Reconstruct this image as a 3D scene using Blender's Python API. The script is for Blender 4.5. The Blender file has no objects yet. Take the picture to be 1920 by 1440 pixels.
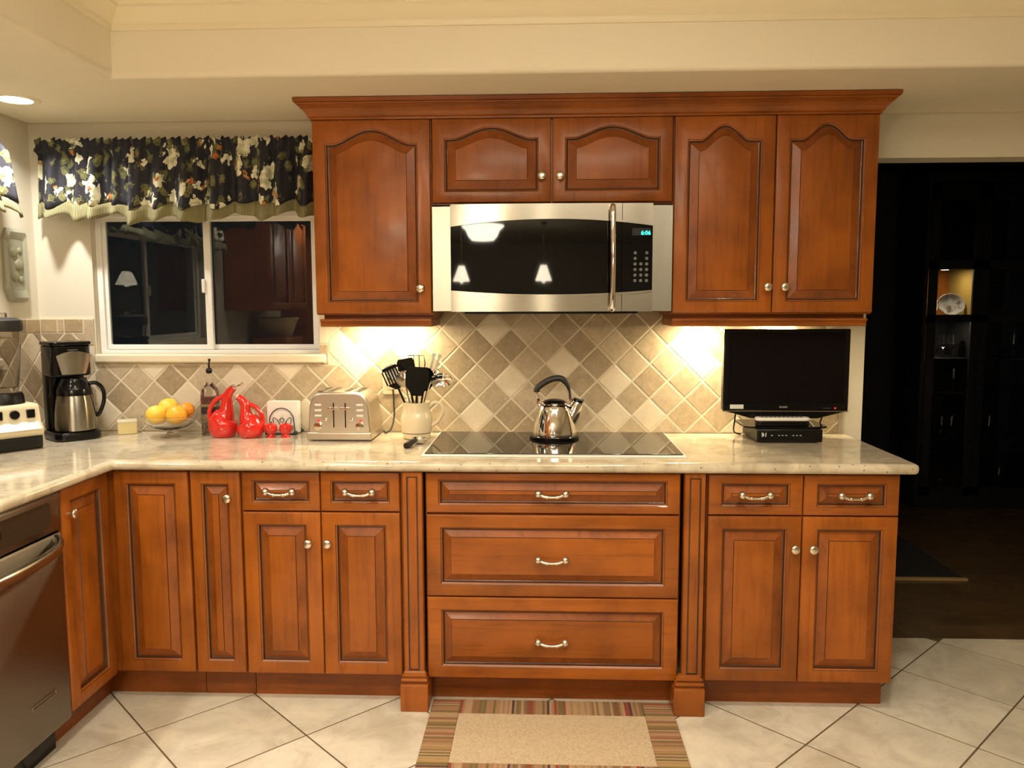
import bpy, bmesh, math, random
from mathutils import Vector, Matrix
random.seed(7)
PI = math.pi
sc = bpy.context.scene
COL = sc.collection

# ------------------------------------------------------------------ camera
cam = bpy.data.objects.new('camera', bpy.data.cameras.new('camera'))
COL.objects.link(cam)
YAW, PITCH, ROLL = .039, .0995, -.0024
F = Vector((-math.sin(YAW)*math.cos(PITCH), math.cos(YAW)*math.cos(PITCH), -math.sin(PITCH)))
r0 = Vector((math.cos(YAW), math.sin(YAW), 0)); u0 = r0.cross(F)
rr = math.cos(ROLL)*r0 + math.sin(ROLL)*u0
uu = math.cos(ROLL)*u0 - math.sin(ROLL)*r0
cam.matrix_world = Matrix(((rr.x, uu.x, -F.x, 0), (rr.y, uu.y, -F.y, -3.3946), (rr.z, uu.z, -F.z, 1.4609), (0, 0, 0, 1)))
cam.data.sensor_width = 36
cam.data.lens = 1486.75/1920*36
cam.data.clip_start = .02
sc.camera = cam

# ------------------------------------------------------------------ world, exposure (night outside)
w = bpy.data.worlds.new('night'); sc.world = w; w.use_nodes = True
w.node_tree.nodes['Background'].inputs[0].default_value = (.010, .011, .012, 1)
w.node_tree.nodes['Background'].inputs[1].default_value = .6
sc.view_settings.view_transform = 'Standard'
sc.view_settings.look = 'None'
sc.view_settings.exposure = 0.06
sc.view_settings.gamma = 1
sc.view_settings.use_curve_mapping = False

WARM = (1.0, .90, .72)
COOL = (1.0, .97, .93)
W_TRAY, W_SINK, W_RUN, W_PEND, W_BOWL, W_UNDER, W_CASE = 9, 8, 4, 34, 42, 2.5, 1.0
W_PANEL = 14

# ------------------------------------------------------------------ materials
def mat(name, color=(.8, .8, .8), rough=.5, metal=0, **kw):
    m = bpy.data.materials.new(name); m.use_nodes = True
    b = m.node_tree.nodes['Principled BSDF']
    b.inputs['Base Color'].default_value = (*color, 1)
    b.inputs['Roughness'].default_value = rough
    b.inputs['Metallic'].default_value = metal
    for k, v in kw.items():
        k = {'coat': 'Coat Weight', 'trans': 'Transmission Weight', 'ior': 'IOR', 'emit': 'Emission Strength', 'ecol': 'Emission Color',
             'spec': 'Specular IOR Level', 'sheen': 'Sheen Weight', 'coatr': 'Coat Roughness', 'sss': 'Subsurface Weight', 'alpha': 'Alpha'}.get(k, k)
        b.inputs[k].default_value = (*v, 1) if isinstance(v, tuple) else v
    return m

class N:
    """tiny node helper on a material"""
    def __init__(s, m):
        s.t = m.node_tree; s.b = s.t.nodes['Principled BSDF']
    def n(s, typ, **kw):
        x = s.t.nodes.new('ShaderNode'+typ)
        for k, v in kw.items():
            if k.startswith('i_'):
                k = k[2:]; k = int(k) if k.isdigit() else k.replace('_', ' ')
                if hasattr(v, 'is_output') or isinstance(v, bpy.types.NodeSocket): s.t.links.new(v, x.inputs[k])
                else: x.inputs[k].default_value = v
            else: setattr(x, k, v)
        return x
    def link(s, a, b): s.t.links.new(a, b)
    def ramp(s, fac, stops, interp='LINEAR'):
        x = s.n('ValToRGB'); x.color_ramp.interpolation = interp
        e = x.color_ramp.elements
        while len(e) > 1: e.remove(e[-1])
        for i, (p, c) in enumerate(stops):
            q = e[0] if i == 0 else e.new(p)
            q.position = p; q.color = (*c, 1)
        s.link(fac, x.inputs[0]); return x.outputs[0]
    def mix(s, fac, a, b, mode='MIX'):
        x = s.n('Mix', data_type='RGBA', blend_type=mode)
        for k, v in ((0, fac), (6, a), (7, b)):
            if isinstance(v, bpy.types.NodeSocket): s.link(v, x.inputs[k])
            else: x.inputs[k].default_value = (*v, 1) if isinstance(v, tuple) else v
        return x.outputs[2]
    def coord(s, scale=(1, 1, 1), kind='Object', rand=0):
        c = s.n('TexCoord').outputs[kind]
        if rand:
            o = s.n('ObjectInfo'); mu = s.n('Math', operation='MULTIPLY', i_0=o.outputs['Random'], i_1=rand)
            va = s.n('VectorMath', operation='ADD', i_0=c, i_1=mu.outputs[0]); c = va.outputs[0]
        mp = s.n('Mapping', i_Vector=c); mp.inputs['Scale'].default_value = scale
        return mp.outputs[0]
    def color(s, sock): s.link(sock, s.b.inputs['Base Color'])
    def bump(s, h, strength=.2, dist=.002):
        b = s.n('Bump', i_Height=h); b.inputs['Strength'].default_value = strength; b.inputs['Distance'].default_value = dist
        s.link(b.outputs[0], s.b.inputs['Normal'])

def wood(name, scale, base=(.300, .086, .0085), dark=(.20, .053, .0055), rough=.36):
    m = mat(name, base, rough, coat=.12, coatr=.15, spec=.32)
    n = N(m)
    c = n.coord(scale, rand=17)
    no = n.n('TexNoise', i_Vector=c, i_Scale=6.0, i_Detail=5.0, i_Roughness=.6, i_Distortion=.6)
    c2 = n.coord((1, 1, 1), rand=31)
    bl = n.n('TexNoise', i_Vector=c2, i_Scale=6.0, i_Detail=3.0)
    g = n.ramp(no.outputs[0], [(.22, dark), (.46, base), (.85, tuple(x*1.18 for x in base))])
    g2 = n.mix(.8, g, n.ramp(bl.outputs[0], [(.32, (.66, .60, .55)), (.62, (1.08, 1.05, 1))]), 'MULTIPLY')
    ob = n.n('ObjectInfo')
    g3 = n.mix(1.0, g2, n.ramp(ob.outputs['Random'], [(0, (.88, .86, .84)), (1, (1.08, 1.06, 1.04))]), 'MULTIPLY')
    n.color(g3)
    return m

M = {}
M['wood'] = wood('cherry_wood_upright', (9, 9, .55))
M['wood_h'] = wood('cherry_wood_level', (.55, 9, 9))
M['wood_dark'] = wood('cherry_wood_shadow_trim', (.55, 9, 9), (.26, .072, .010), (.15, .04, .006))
M['glaze'] = mat('dark_glaze', (.055, .018, .006), .4, coat=.3)
M['bevel'] = wood('glazed_shaded_bevel', (6, 6, 2), (.255, .070, .0085), (.16, .040, .005))  # darker than the doors: glaze, plus some bevel shade in the colour
M['darkwood'] = mat('ebony_wood', (.010, .008, .008), .45)
M['casewood'] = wood('warm_case_wood', (8, 8, .6), (.40, .13, .02), (.25, .07, .01))
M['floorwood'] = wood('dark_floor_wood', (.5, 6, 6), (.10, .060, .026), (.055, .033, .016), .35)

m = M['paint'] = mat('cream_wall_paint', (.68, .62, .49), .6)
n = N(m); no = n.n('TexNoise', i_Vector=n.coord((1, 1, 1)), i_Scale=90.0, i_Detail=3.0); n.bump(no.outputs[0], .12, .002)
m = M['ceil'] = mat('cream_ceiling_paint', (.80, .725, .56), .6)
n = N(m); no = n.n('TexNoise', i_Vector=n.coord((1, 1, 1)), i_Scale=70.0, i_Detail=3.0); n.bump(no.outputs[0], .12, .002)
M['trim'] = mat('cream_gloss_trim', (.80, .71, .50), .35)
M['vinyl'] = mat('white_vinyl', (.80, .78, .72), .35)
M['sill'] = mat('cream_stone_sill', (.78, .68, .50), .3)
M['unlitwall'] = mat('unlit_room_shade', (.016, .013, .016), .7)  # near-black colour stands in for the missing light in the dining room
M['outdoor'] = mat('night_foliage', (.02, .03, .01), .8)

# travertine wall tile: each piece its own shade
def travertine(name, stops, vein=(.70, .62, .47), rand=23, sc1=26, amt=.5, rough=.45):
    m = mat(name, (.5, .4, .25), rough); n = N(m)
    ob = n.n('ObjectInfo')
    base = n.ramp(ob.outputs['Random'], stops)
    c = n.coord((1, 1, 1), rand=rand)
    n1 = n.n('TexNoise', i_Vector=c, i_Scale=float(sc1), i_Detail=6.0, i_Roughness=.68, i_Distortion=.8)
    n2 = n.n('TexNoise', i_Vector=c, i_Scale=sc1*3.2, i_Detail=4.0, i_Roughness=.7)
    a = n.mix(amt, base, n.ramp(n1.outputs[0], [(.3, (.62, .57, .5)), (.5, (1, 1, 1)), (.72, (1.3, 1.28, 1.22))]), 'MULTIPLY')
    f = n.ramp(n2.outputs[0], [(.60, (0, 0, 0)), (.70, (.55, .55, .55))])
    a = n.mix(f, a, vein)
    n.color(a); n.bump(n2.outputs[0], .35, .0015)
    return m
M['tile'] = travertine('travertine_tile', [(0, (.34, .255, .155)), (.3, (.385, .295, .185)), (.55, (.46, .36, .235)), (.8, (.53, .43, .30)), (1, (.41, .32, .205))])
M['tile_cream'] = travertine('cream_travertine', [(0, (.74, .64, .48)), (1, (.68, .57, .41))], amt=.15)
M['tile_border'] = travertine('border_travertine', [(0, (.52, .41, .26)), (.5, (.44, .33, .19)), (1, (.36, .26, .15))], amt=.4)
M['grout'] = mat('cream_grout', (.68, .59, .43), .8)
M['floortile'] = travertine('floor_porcelain', [(0, (.58, .52, .41)), (.5, (.63, .57, .46)), (1, (.68, .62, .51))], vein=(.50, .41, .29), rand=11, sc1=6, amt=.62, rough=.28)
M['floorgrout'] = mat('brown_floor_grout', (.13, .09, .05), .9, spec=.1)

m = M['granite'] = mat('cream_granite', (.62, .53, .38), .12, coat=.3)
n = N(m); c = n.coord((1, 1, 1))
n1 = n.n('TexNoise', i_Vector=c, i_Scale=9.0, i_Detail=5.0, i_Distortion=1.0)
n2 = n.n('TexNoise', i_Vector=c, i_Scale=42.0, i_Detail=4.0)
n3 = n.n('TexVoronoi', i_Vector=c, i_Scale=38.0)
a = n.ramp(n1.outputs[0], [(.3, (.43, .365, .26)), (.5, (.57, .49, .355)), (.7, (.66, .575, .43))])
a = n.mix(n.ramp(n2.outputs[0], [(.58, (0, 0, 0)), (.75, (.6, .6, .6))]), a, (.33, .26, .18))
a = n.mix(n.ramp(n3.outputs['Distance'], [(.07, (.9, .9, .9)), (.13, (0, 0, 0))]), a, (.12, .06, .035))
n.color(a)

def brushed(name, col, rough, scale):
    m = mat(name, col, rough, 1); n = N(m)
    no = n.n('TexNoise', i_Vector=n.coord(scale), i_Scale=60.0, i_Detail=2.0)
    r = n.n('MapRange', i_0=no.outputs[0]); r.inputs[3].default_value = rough-.015; r.inputs[4].default_value = rough+.02
    n.link(r.outputs[0], n.b.inputs['Roughness'])
    n.b.inputs['Anisotropic'].default_value = .92; n.b.inputs['Anisotropic Rotation'].default_value = .25
    return m
M['steel'] = brushed('brushed_steel', (.40, .37, .315), .20, (.03, 1, 1))
M['steel_toaster'] = mat('satin_steel', (.62, .57, .49), .34, 1)
M['steel_v'] = brushed('brushed_steel_upright', (.30, .28, .235), .24, (1, 1, .03))
M['steel_dw'] = brushed('dishwasher_steel', (.27, .25, .22), .34, (.03, 1, 1))
M['chrome'] = mat('polished_chrome', (.82, .80, .78), .06, 1)
M['nickel'] = mat('satin_nickel', (.74, .66, .54), .24, 1)
M['blackglass'] = mat('black_glass', (.003, .003, .004), .03, spec=.34)
M['screen'] = mat('dark_screen', (.005, .0035, .004), .22, spec=.15)
M['black'] = mat('black_plastic', (.0035, .0035, .004), .16, spec=.35)
M['rubber'] = mat('black_rubber', (.020, .018, .016), .5)
M['charcoal'] = mat('charcoal_plastic', (.010, .0095, .009), .35, spec=.3)
M['cookglass'] = mat('cooktop_glass', (.006, .006, .006), .035, spec=.85)
M['whiteplastic'] = mat('white_plastic', (.80, .78, .72), .3)
M['outlet'] = mat('beige_outlet_plastic', (.50, .41, .26), .4)
M['creamplastic'] = mat('cream_plastic', (.66, .58, .38), .35)
M['cream'] = mat('cream_ceramic', (.80, .68, .46), .22, coat=.4)
M['red'] = mat('red_ceramic', (.62, .022, .014), .12, coat=.6)
M['paper'] = mat('white_paper', (.90, .86, .76), .8)
M['wire'] = mat('dark_wire', (.05, .055, .055), .35, .6)
M['butter'] = mat('pale_yellow_card', (.70, .58, .27), .6)
M['glass'] = mat('clear_glass', (1, 1, 1), .0, trans=1.0, ior=1.46)
M['pane'] = mat('window_glass', (.93, .97, .95), .0, trans=1.0, ior=1.52)
M['smoke'] = mat('blender_jar_plastic', (.80, .78, .74), .04, trans=1.0, ior=1.2)
M['teal'] = mat('teal_display', (0, .3, .25), .5, emit=4.0, ecol=(.03, .9, .72))
M['redled'] = mat('red_indicator', (.6, .02, .02), .3, emit=1.2, ecol=(1, .03, .03))
M['greyprint'] = mat('grey_print', (.10, .10, .10), .5)
M['silverprint'] = mat('silver_print', (.50, .50, .48), .4)
M['label'] = mat('pale_sticker', (.62, .66, .62), .5)
M['lens'] = mat('lit_lens', (1, 1, 1), .5, emit=22.0, ecol=(1, .93, .76))
M['lens_u'] = mat('lit_under_lens', (1, 1, 1), .5, emit=14.0, ecol=(1, .90, .66))
M['shade'] = mat('lit_lamp_shade', (.85, .75, .55), .6, emit=float(W_PEND), ecol=(1, .88, .66))
M['bowlglass'] = mat('lit_bowl_glass', (.9, .85, .72), .4, emit=float(W_BOWL), ecol=(1, .90, .72))
M['brass'] = mat('aged_brass', (.30, .20, .09), .35, 1)
M['wicker'] = mat('wicker', (.62, .47, .24), .6)
M['bread'] = mat('pale_woven_liner', (.60, .50, .28), .7)
M['olive'] = mat('olive_relief', (.26, .25, .15), .45)
M['rugpile'] = mat('tan_rug_pile', (.42, .30, .17), .95)
n = N(M['rugpile']); no = n.n('TexNoise', i_Vector=n.coord((1, 1, 1)), i_Scale=160.0, i_Detail=3.0)
n.color(n.ramp(no.outputs[0], [(.3, (.42, .31, .185)), (.7, (.56, .44, .29))])); n.bump(no.outputs[0], .5, .003)

def fruit(name, a, b):
    m = mat(name, a, .38); n = N(m); c = n.coord((1, 1, 1), rand=5)
    n1 = n.n('TexNoise', i_Vector=c, i_Scale=12.0); n2 = n.n('TexNoise', i_Vector=c, i_Scale=230.0)
    n.color(n.ramp(n1.outputs[0], [(.35, a), (.7, b)])); n.bump(n2.outputs[0], .25, .001)
    return m
M['grapefruit'] = fruit('grapefruit_skin', (.93, .66, .09), (.92, .52, .04))
M['grapefruit2'] = fruit('orange_grapefruit_skin', (.93, .58, .06), (.90, .40, .025))
M['orange'] = fruit('orange_skin', (.88, .33, .015), (.86, .27, .012))

def stripes(name, axis, freq):
    m = mat(name, (.4, .2, .1), .95); n = N(m)
    sx = n.n('SeparateXYZ', i_0=n.n('TexCoord').outputs['Object'])
    mu = n.n('Math', operation='MULTIPLY', i_0=sx.outputs[axis], i_1=freq)
    fl = n.n('Math', operation='FLOOR', i_0=mu.outputs[0])
    wn = n.n('TexWhiteNoise', noise_dimensions='1D'); n.link(fl.outputs[0], wn.inputs['W'])
    col = n.ramp(wn.outputs['Value'], [(0, (.36, .19, .095)), (.18, (.24, .14, .06)), (.34, (.42, .26, .14)), (.50, (.27, .055, .025)),
                                       (.56, (.17, .125, .04)), (.68, (.43, .27, .14)), (.86, (.07, .04, .04)), (.89, (.30, .13, .065)), (.95, (.36, .23, .07))], 'CONSTANT')
    no = n.n('TexNoise', i_Vector=n.coord((1, 1, 1)), i_Scale=120.0)
    n.color(n.mix(.3, col, no.outputs[0], 'MULTIPLY')); n.bump(no.outputs[0], .5, .003)
    return m
M['stripe_x'] = stripes('rug_border_across', 0, 118)
M['stripe_y'] = stripes('rug_border_along', 1, 118)

# floral valance cloth (uv = metres along the cloth, height)
m = M['floral'] = mat('dark_floral_cloth', (.03, .03, .04), .75); n = N(m)
uv = n.n('UVMap').outputs[0]
wob = n.n('TexNoise', i_Vector=uv, i_Scale=9.0, i_Detail=2.0)
uvw = n.n('VectorMath', operation='ADD', i_0=uv, i_1=n.n('VectorMath', operation='SCALE', i_0=wob.outputs['Color'], i_Scale=.06).outputs[0]).outputs[0]
def blotch(scale, off, thr, seed_t):
    mp = n.n('Mapping', i_Vector=uvw); mp.inputs['Location'].default_value = (off, off*.7, 0)
    v = n.n('TexVoronoi', i_Vector=mp.outputs[0], i_Scale=scale, i_Randomness=1.0)
    petals = n.n('TexNoise', i_Vector=mp.outputs[0], i_Scale=scale*3.6, i_Detail=3.0)
    dd = n.n('Math', operation='ADD', i_0=v.outputs['Distance'], i_1=n.n('Math', operation='MULTIPLY', i_0=petals.outputs[0], i_1=.9).outputs[0])
    s = n.n('SeparateColor', i_0=v.outputs['Color'])
    pick = n.n('Math', operation='GREATER_THAN', i_0=s.outputs[0], i_1=seed_t)
    near = n.n('Math', operation='LESS_THAN', i_0=dd.outputs[0], i_1=thr)
    return n.n('Math', operation='MULTIPLY', i_0=pick.outputs[0], i_1=near.outputs[0]).outputs[0], petals
c = (.014, .013, .020)
f, p = blotch(17, .3, .86, .22); c = n.mix(f, c, n.ramp(p.outputs[0], [(.3, (.04, .045, .014)), (.6, (.20, .19, .07))]))
f, p = blotch(10.5, 2.7, .84, .50); c = n.mix(f, c, n.ramp(p.outputs[0], [(.35, (.80, .74, .55)), (.6, (.42, .42, .24))]))
f, p = blotch(19, 5.1, .70, .72); c = n.mix(f, c, n.ramp(p.outputs[0], [(.35, (.42, .07, .03)), (.55, (.50, .26, .04))]))
f, p = blotch(15, 8.3, .78, .64); c = n.mix(f, c, n.ramp(p.outputs[0], [(.4, (.80, .76, .60)), (.6, (.55, .54, .34))]))
n.color(c)
m = M['hem'] = mat('olive_striped_cloth', (.3, .28, .12), .8); n = N(m)
wv = n.n('TexWave', i_Vector=n.n('UVMap').outputs[0], i_Scale=45.0, i_Distortion=.4); wv.wave_type = 'BANDS'
n.color(n.ramp(wv.outputs[0], [(.2, (.085, .075, .022)), (.55, (.26, .23, .10)), (.9, (.36, .32, .17))]))

# ------------------------------------------------------------------ mesh helpers
class MB:
    def __init__(s): s.v = []; s.f = []; s.m = []; s.uv = None
    def add(s, vs, fs, mi=0):
        o = len(s.v); s.v += [tuple(p) for p in vs]
        for f in fs: s.f.append([i+o for i in f]); s.m.append(mi)
        return s
    def box(s, x0, y0, z0, x1, y1, z1, mi=0):
        x0, x1 = sorted((x0, x1)); y0, y1 = sorted((y0, y1)); z0, z1 = sorted((z0, z1))
        vs = [(x, y, z) for z in (z0, z1) for y in (y0, y1) for x in (x0, x1)]
        return s.add(vs, [(0, 2, 3, 1), (4, 5, 7, 6), (0, 1, 5, 4), (2, 6, 7, 3), (0, 4, 6, 2), (1, 3, 7, 5)], mi)
    def prism(s, poly, a0, a1, axis='y', mi=0):
        k = len(poly)
        mk = {'y': lambda p, a: (p[0], a, p[1]), 'z': lambda p, a: (p[0], p[1], a), 'x': lambda p, a: (a, p[0], p[1])}[axis]
        vs = [mk(p, a0) for p in poly]+[mk(p, a1) for p in poly]
        fs = [list(range(k))[::-1], list(range(k, 2*k))]+[(i, (i+1) % k, k+(i+1) % k, k+i) for i in range(k)]
        return s.add(vs, fs, mi)
    def lathe(s, prof, c=(0, 0, 0), seg=28, axis='z', mi=0, cap=True, sx=1, sy=1):
        vs = []; fs = []
        for r, h in prof:
            for i in range(seg):
                a = 2*PI*i/seg; x, y = r*math.cos(a)*sx, r*math.sin(a)*sy
                p = {'z': (x, y, h), 'y': (x, h, y), 'x': (h, x, y)}[axis]
                vs.append((p[0]+c[0], p[1]+c[1], p[2]+c[2]))
        for j in range(len(prof)-1):
            for i in range(seg):
                a, b = j*seg+i, j*seg+(i+1) % seg
                fs.append((a, b, b+seg, a+seg))
        if cap:
            fs.append(list(range(seg))[::-1]); fs.append([(len(prof)-1)*seg+i for i in range(seg)])
        return s.add(vs, fs, mi)
    def tube(s, path, rad, seg=10, mi=0, closed=False, flat=1.0):
        P = [Vector(p) for p in path]; k = len(P)
        R = rad if isinstance(rad, (list, tuple)) else [rad]*k
        vs = []; fs = []; up = None
        for i in range(k):
            t = (P[(i+1) % k]-P[i-1]) if closed else (P[min(i+1, k-1)]-P[max(i-1, 0)])
            t.normalize()
            if up is None:
                up = Vector((0, 0, 1)) if abs(t.z) < .9 else Vector((0, 1, 0))
            a = up-t*up.dot(t)
            if a.length < 1e-4: a = t.orthogonal()
            a.normalize(); b = t.cross(a); up = a
            for j in range(seg):
                q = 2*PI*j/seg
                vs.append(P[i]+R[i]*(math.cos(q)*a*flat+math.sin(q)*b))
        for i in range(k if closed else k-1):
            for j in range(seg):
                p, q = i*seg+j, i*seg+(j+1) % seg
                p2, q2 = ((i+1) % k)*seg+j, ((i+1) % k)*seg+(j+1) % seg
                fs.append((p, q, q2, p2))
        if not closed:
            fs.append(list(range(seg))[::-1]); fs.append([(k-1)*seg+j for j in range(seg)])
        return s.add(vs, fs, mi)
    def ball(s, c, r, seg=18, rings=10, mi=0, sz=1):
        prof = [(max(1e-4, r*math.sin(PI*i/rings)), -r*math.cos(PI*i/rings)*sz) for i in range(rings+1)]
        return s.lathe(prof, c, seg, 'z', mi)

def smooth_path(pts, k=6):
    """Catmull-Rom through points of any dimension"""
    out = []; n_ = len(pts)
    for i in range(n_-1):
        p = [pts[max(i-1, 0)], pts[i], pts[i+1], pts[min(i+2, n_-1)]]
        for j in range(k):
            t = j/k
            out.append(tuple(.5*((2*b)+(-a+c_)*t+(2*a-5*b+4*c_-d)*t*t+(-a+3*b-3*c_+d)*t**3) for a, b, c_, d in zip(*p)))
    out.append(tuple(pts[-1])); return out

def mesh(name, mb, mats, sharp=35):
    me = bpy.data.meshes.new(name); me.from_pydata(mb.v, [], mb.f)
    mats = mats if isinstance(mats, (list, tuple)) else [mats]
    for m_ in mats: me.materials.append(M[m_] if isinstance(m_, str) else m_)
    me.polygons.foreach_set('material_index', mb.m)
    bm = bmesh.new(); bm.from_mesh(me); bmesh.ops.recalc_face_normals(bm, faces=bm.faces); bm.to_mesh(me); bm.free()
    me.polygons.foreach_set('use_smooth', [True]*len(me.polygons))
    me.set_sharp_from_angle(angle=math.radians(sharp))
    if mb.uv:
        l = me.uv_layers.new(name='UVMap')
        for lp in me.loops: l.data[lp.index].uv = mb.uv[lp.vertex_index]
    me.update(); return me

def obj(name, mb, mats, parent=None, loc=(0, 0, 0), rot=(0, 0, 0), bevel=0, seg=2, label=None, sharp=35):
    me = mb if isinstance(mb, bpy.types.Mesh) else mesh(name, mb, mats, sharp)
    o = bpy.data.objects.new(name, me); COL.objects.link(o)
    o.location = loc; o.rotation_euler = rot
    if parent: o.parent = parent
    if bevel:
        b = o.modifiers.new('bevel', 'BEVEL'); b.width = bevel; b.segments = seg; b.limit_method = 'ANGLE'; b.angle_limit = math.radians(40)
        b.harden_normals = False
    if label: o['label'] = label
    return o

def tag(o, label, cat, group=None, kind=None):
    o['label'] = label; o['category'] = cat
    if group: o['group'] = group
    if kind: o['kind'] = kind
    return o
def thing(name, label, cat, loc=(0, 0, 0), rz=0, group=None):
    o = bpy.data.objects.new(name, None); COL.objects.link(o); o.empty_display_size = .05
    o.location = loc; o.rotation_euler = (0, 0, rz); return tag(o, label, cat, group)
def struct(name, mb, mats, label=None, bevel=0, seg=2, **k):
    o = obj(name, mb, mats, bevel=bevel, seg=seg, **k); o['kind'] = 'structure'
    if label: o['label'] = label
    return o
def dup(o, parent=None):
    c = o.copy(); COL.objects.link(c)
    if parent: c.parent = parent
    for ch in list(o.children): dup(ch, c)
    return c
def arealight(parent, loc, power, size, color=WARM, spread=PI, rot=(0, 0, 0), sy=None):
    l = bpy.data.lights.new('lamp_light', 'AREA'); l.energy = power; l.size = size; l.color = color; l.spread = spread
    l.shape = 'DISK'
    if sy: l.shape = 'RECTANGLE'; l.size_y = sy
    o = bpy.data.objects.new('lamp_light', l); COL.objects.link(o); o.parent = parent; o.location = loc; o.rotation_euler = rot
    return o
def text(name, s, size, m_, parent, loc, rot=(PI/2, 0, 0), ext=.0004):
    cu = bpy.data.curves.new(name, 'FONT'); cu.body = s; cu.size = size; cu.extrude = ext; cu.align_x = 'CENTER'; cu.align_y = 'CENTER'
    cu.resolution_u = 3
    t = bpy.data.objects.new(name, cu); COL.objects.link(t)
    dg = bpy.context.evaluated_depsgraph_get(); me = bpy.data.meshes.new_from_object(t.evaluated_get(dg))
    bpy.data.objects.remove(t); me.materials.clear(); me.materials.append(M[m_])
    return obj(name, me, None, parent, loc, rot)

# ------------------------------------------------------------------ room shell
XL, XR, YF = -2.2, 4.4, -7.6
ZS, ZT = 2.233, 2.49           # soffit underside, tray ceiling
b = MB()
b.box(XL-.1, 0, 0, -1.95, .12, 2.6); b.box(-1.95, 0, 0, -.965, .12, 1.225); b.box(-1.95, 0, 1.87, -.965, .12, 2.6)
b.box(-.965, 0, 0, 1.355, .12, 2.6); b.box(1.355, 0, 2.058, 2.75, .12, 2.6); b.box(2.75, 0, 0, XR, .12, 2.6)
wall_back = struct('wall_back', b, 'paint', 'cream painted back wall with a window and a wide dark doorway')
b = MB()
b.box(XL-.12, -.3, 0, XL, 0, 2.6); b.box(XL-.12, -1.6, 0, XL, -.3, 1.225); b.box(XL-.12, -1.6, 1.87, XL, -.3, 2.6); b.box(XL-.12, YF, 0, XL, -1.6, 2.6)
wall_left = struct('wall_left', b, 'paint', 'cream painted left wall beside the counter')
struct('wall_right', MB().box(XR, YF, 0, XR+.1, 0, 2.6), 'paint')
struct('wall_front', MB().box(XL-.1, YF-.1, 0, XR+.1, YF, 2.6), 'paint')
# ceiling: lowered soffit ring with a raised tray
TX0, TX1, TY0, TY1 = -1.465, 3.2, -3.9, -.66
b = MB(); b.box(XL, TY1, ZS, XR, 0, 2.6)
ceil = struct('ceiling', b, 'ceil', 'cream lowered ceiling border around a raised tray', bevel=.02, seg=4)
for args in ((XL, TY0, TX0, TY1+.03), (TX1, TY0, XR, TY1+.03), (XL, YF, XR, TY0+.03)):
    obj('soffit', MB().box(args[0], args[1], ZS, args[2], args[3], 2.6), 'ceil', ceil, bevel=.02, seg=4)
obj('tray_ceiling', MB().box(TX0-.03, TY0-.03, ZT, TX1+.03, TY1+.03, 2.6), 'ceil', ceil)
# moulding inside the tray
prof = [(.0, 2.385), (.008, 2.385), (.012, 2.395), (.012, 2.405), (.022, 2.412), (.035, 2.425), (.052, 2.440), (.060, 2.444), (.060, 2.452), (.074, 2.462), (.082, 2.470), (.082, 2.49), (0, 2.49)]
b = MB(); vs = []; k = len(prof)
corners = [(TX0, TY0, 1, 1), (TX1, TY0, -1, 1), (TX1, TY1, -1, -1), (TX0, TY1, 1, -1)]
for cx, cy, sx, sy in corners: vs += [(cx+sx*o, cy+sy*o, z) for o, z in prof]
fs = [(c_*k+i, c_*k+(i+1) % k, ((c_+1) % 4)*k+(i+1) % k, ((c_+1) % 4)*k+i) for c_ in range(4) for i in range(k)]
struct('trim_1', b.add(vs, fs), 'trim', 'cream crown moulding inside the ceiling tray', sharp=25)

# dining room beyond the doorway (unlit)
b = MB(); b.box(1.0, 2.85, 0, XR+.4, 2.95, 2.6); struct('wall_far', b, 'unlitwall', 'dark far wall of the unlit room')
struct('wall_side', MB().box(.9, .12, 0, 1.0, 2.95, 2.6), 'unlitwall'); struct('wall_end', MB().box(XR+.4, .12, 0, XR+.5, 2.95, 2.6), 'unlitwall')
struct('ceiling_2', MB().box(.9, .12, 2.45, XR+.5, 2.95, 2.6), 'unlitwall')
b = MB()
floor2 = struct('floor_2', MB().box(.9, .03, -.05, XR+.5, 2.95, -.004), 'unlitwall', 'dark wood floor of the unlit room')
y = .035; k = 0
me_pl = {}
while y < 2.8:
    x = 1.0-random.random()*.9
    while x < 4.6:
        L = random.choice((.9, 1.2, 1.5))
        x0, x1 = max(x, .95), min(x+L-.003, 4.75)
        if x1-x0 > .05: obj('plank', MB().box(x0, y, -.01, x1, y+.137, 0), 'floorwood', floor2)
        x += L
    y += .14

# ------------------------------------------------------------------ kitchen floor, tiles laid on the diagonal
floor = struct('floor', MB().box(XL, YF, -.06, XR, .03, -.0012), 'floorgrout', 'cream stone floor tiles laid on the diagonal with brown joints')
D = .561; g = .0062
def clip(poly, f):
    out = []
    for i in range(len(poly)):
        a, c_ = poly[i], poly[(i+1) % len(poly)]; fa, fc = f(a), f(c_)
        if fa >= 0: out.append(a)
        if (fa >= 0) != (fc >= 0):
            t = fa/(fa-fc); out.append((a[0]+(c_[0]-a[0])*t, a[1]+(c_[1]-a[1])*t))
    return out
def cliprect(poly, x0, x1, y0, y1):
    for f in (lambda p: p[0]-x0, lambda p: x1-p[0], lambda p: p[1]-y0, lambda p: y1-p[1]):
        poly = clip(poly, f)
        if len(poly) < 3: return []
    return poly
def area(p): return abs(sum(p[i][0]*p[(i+1) % len(p)][1]-p[(i+1) % len(p)][0]*p[i][1] for i in range(len(p))))/2
def inset_poly(p, d):
    cx = sum(q[0] for q in p)/len(p); cy = sum(q[1] for q in p)/len(p); out = []
    for q in p:
        v = Vector((cx-q[0], cy-q[1])); l = v.length
        out.append((q[0]+v.x/l*min(d, l*.4), q[1]+v.y/l*min(d, l*.4)))
    return out
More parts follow.
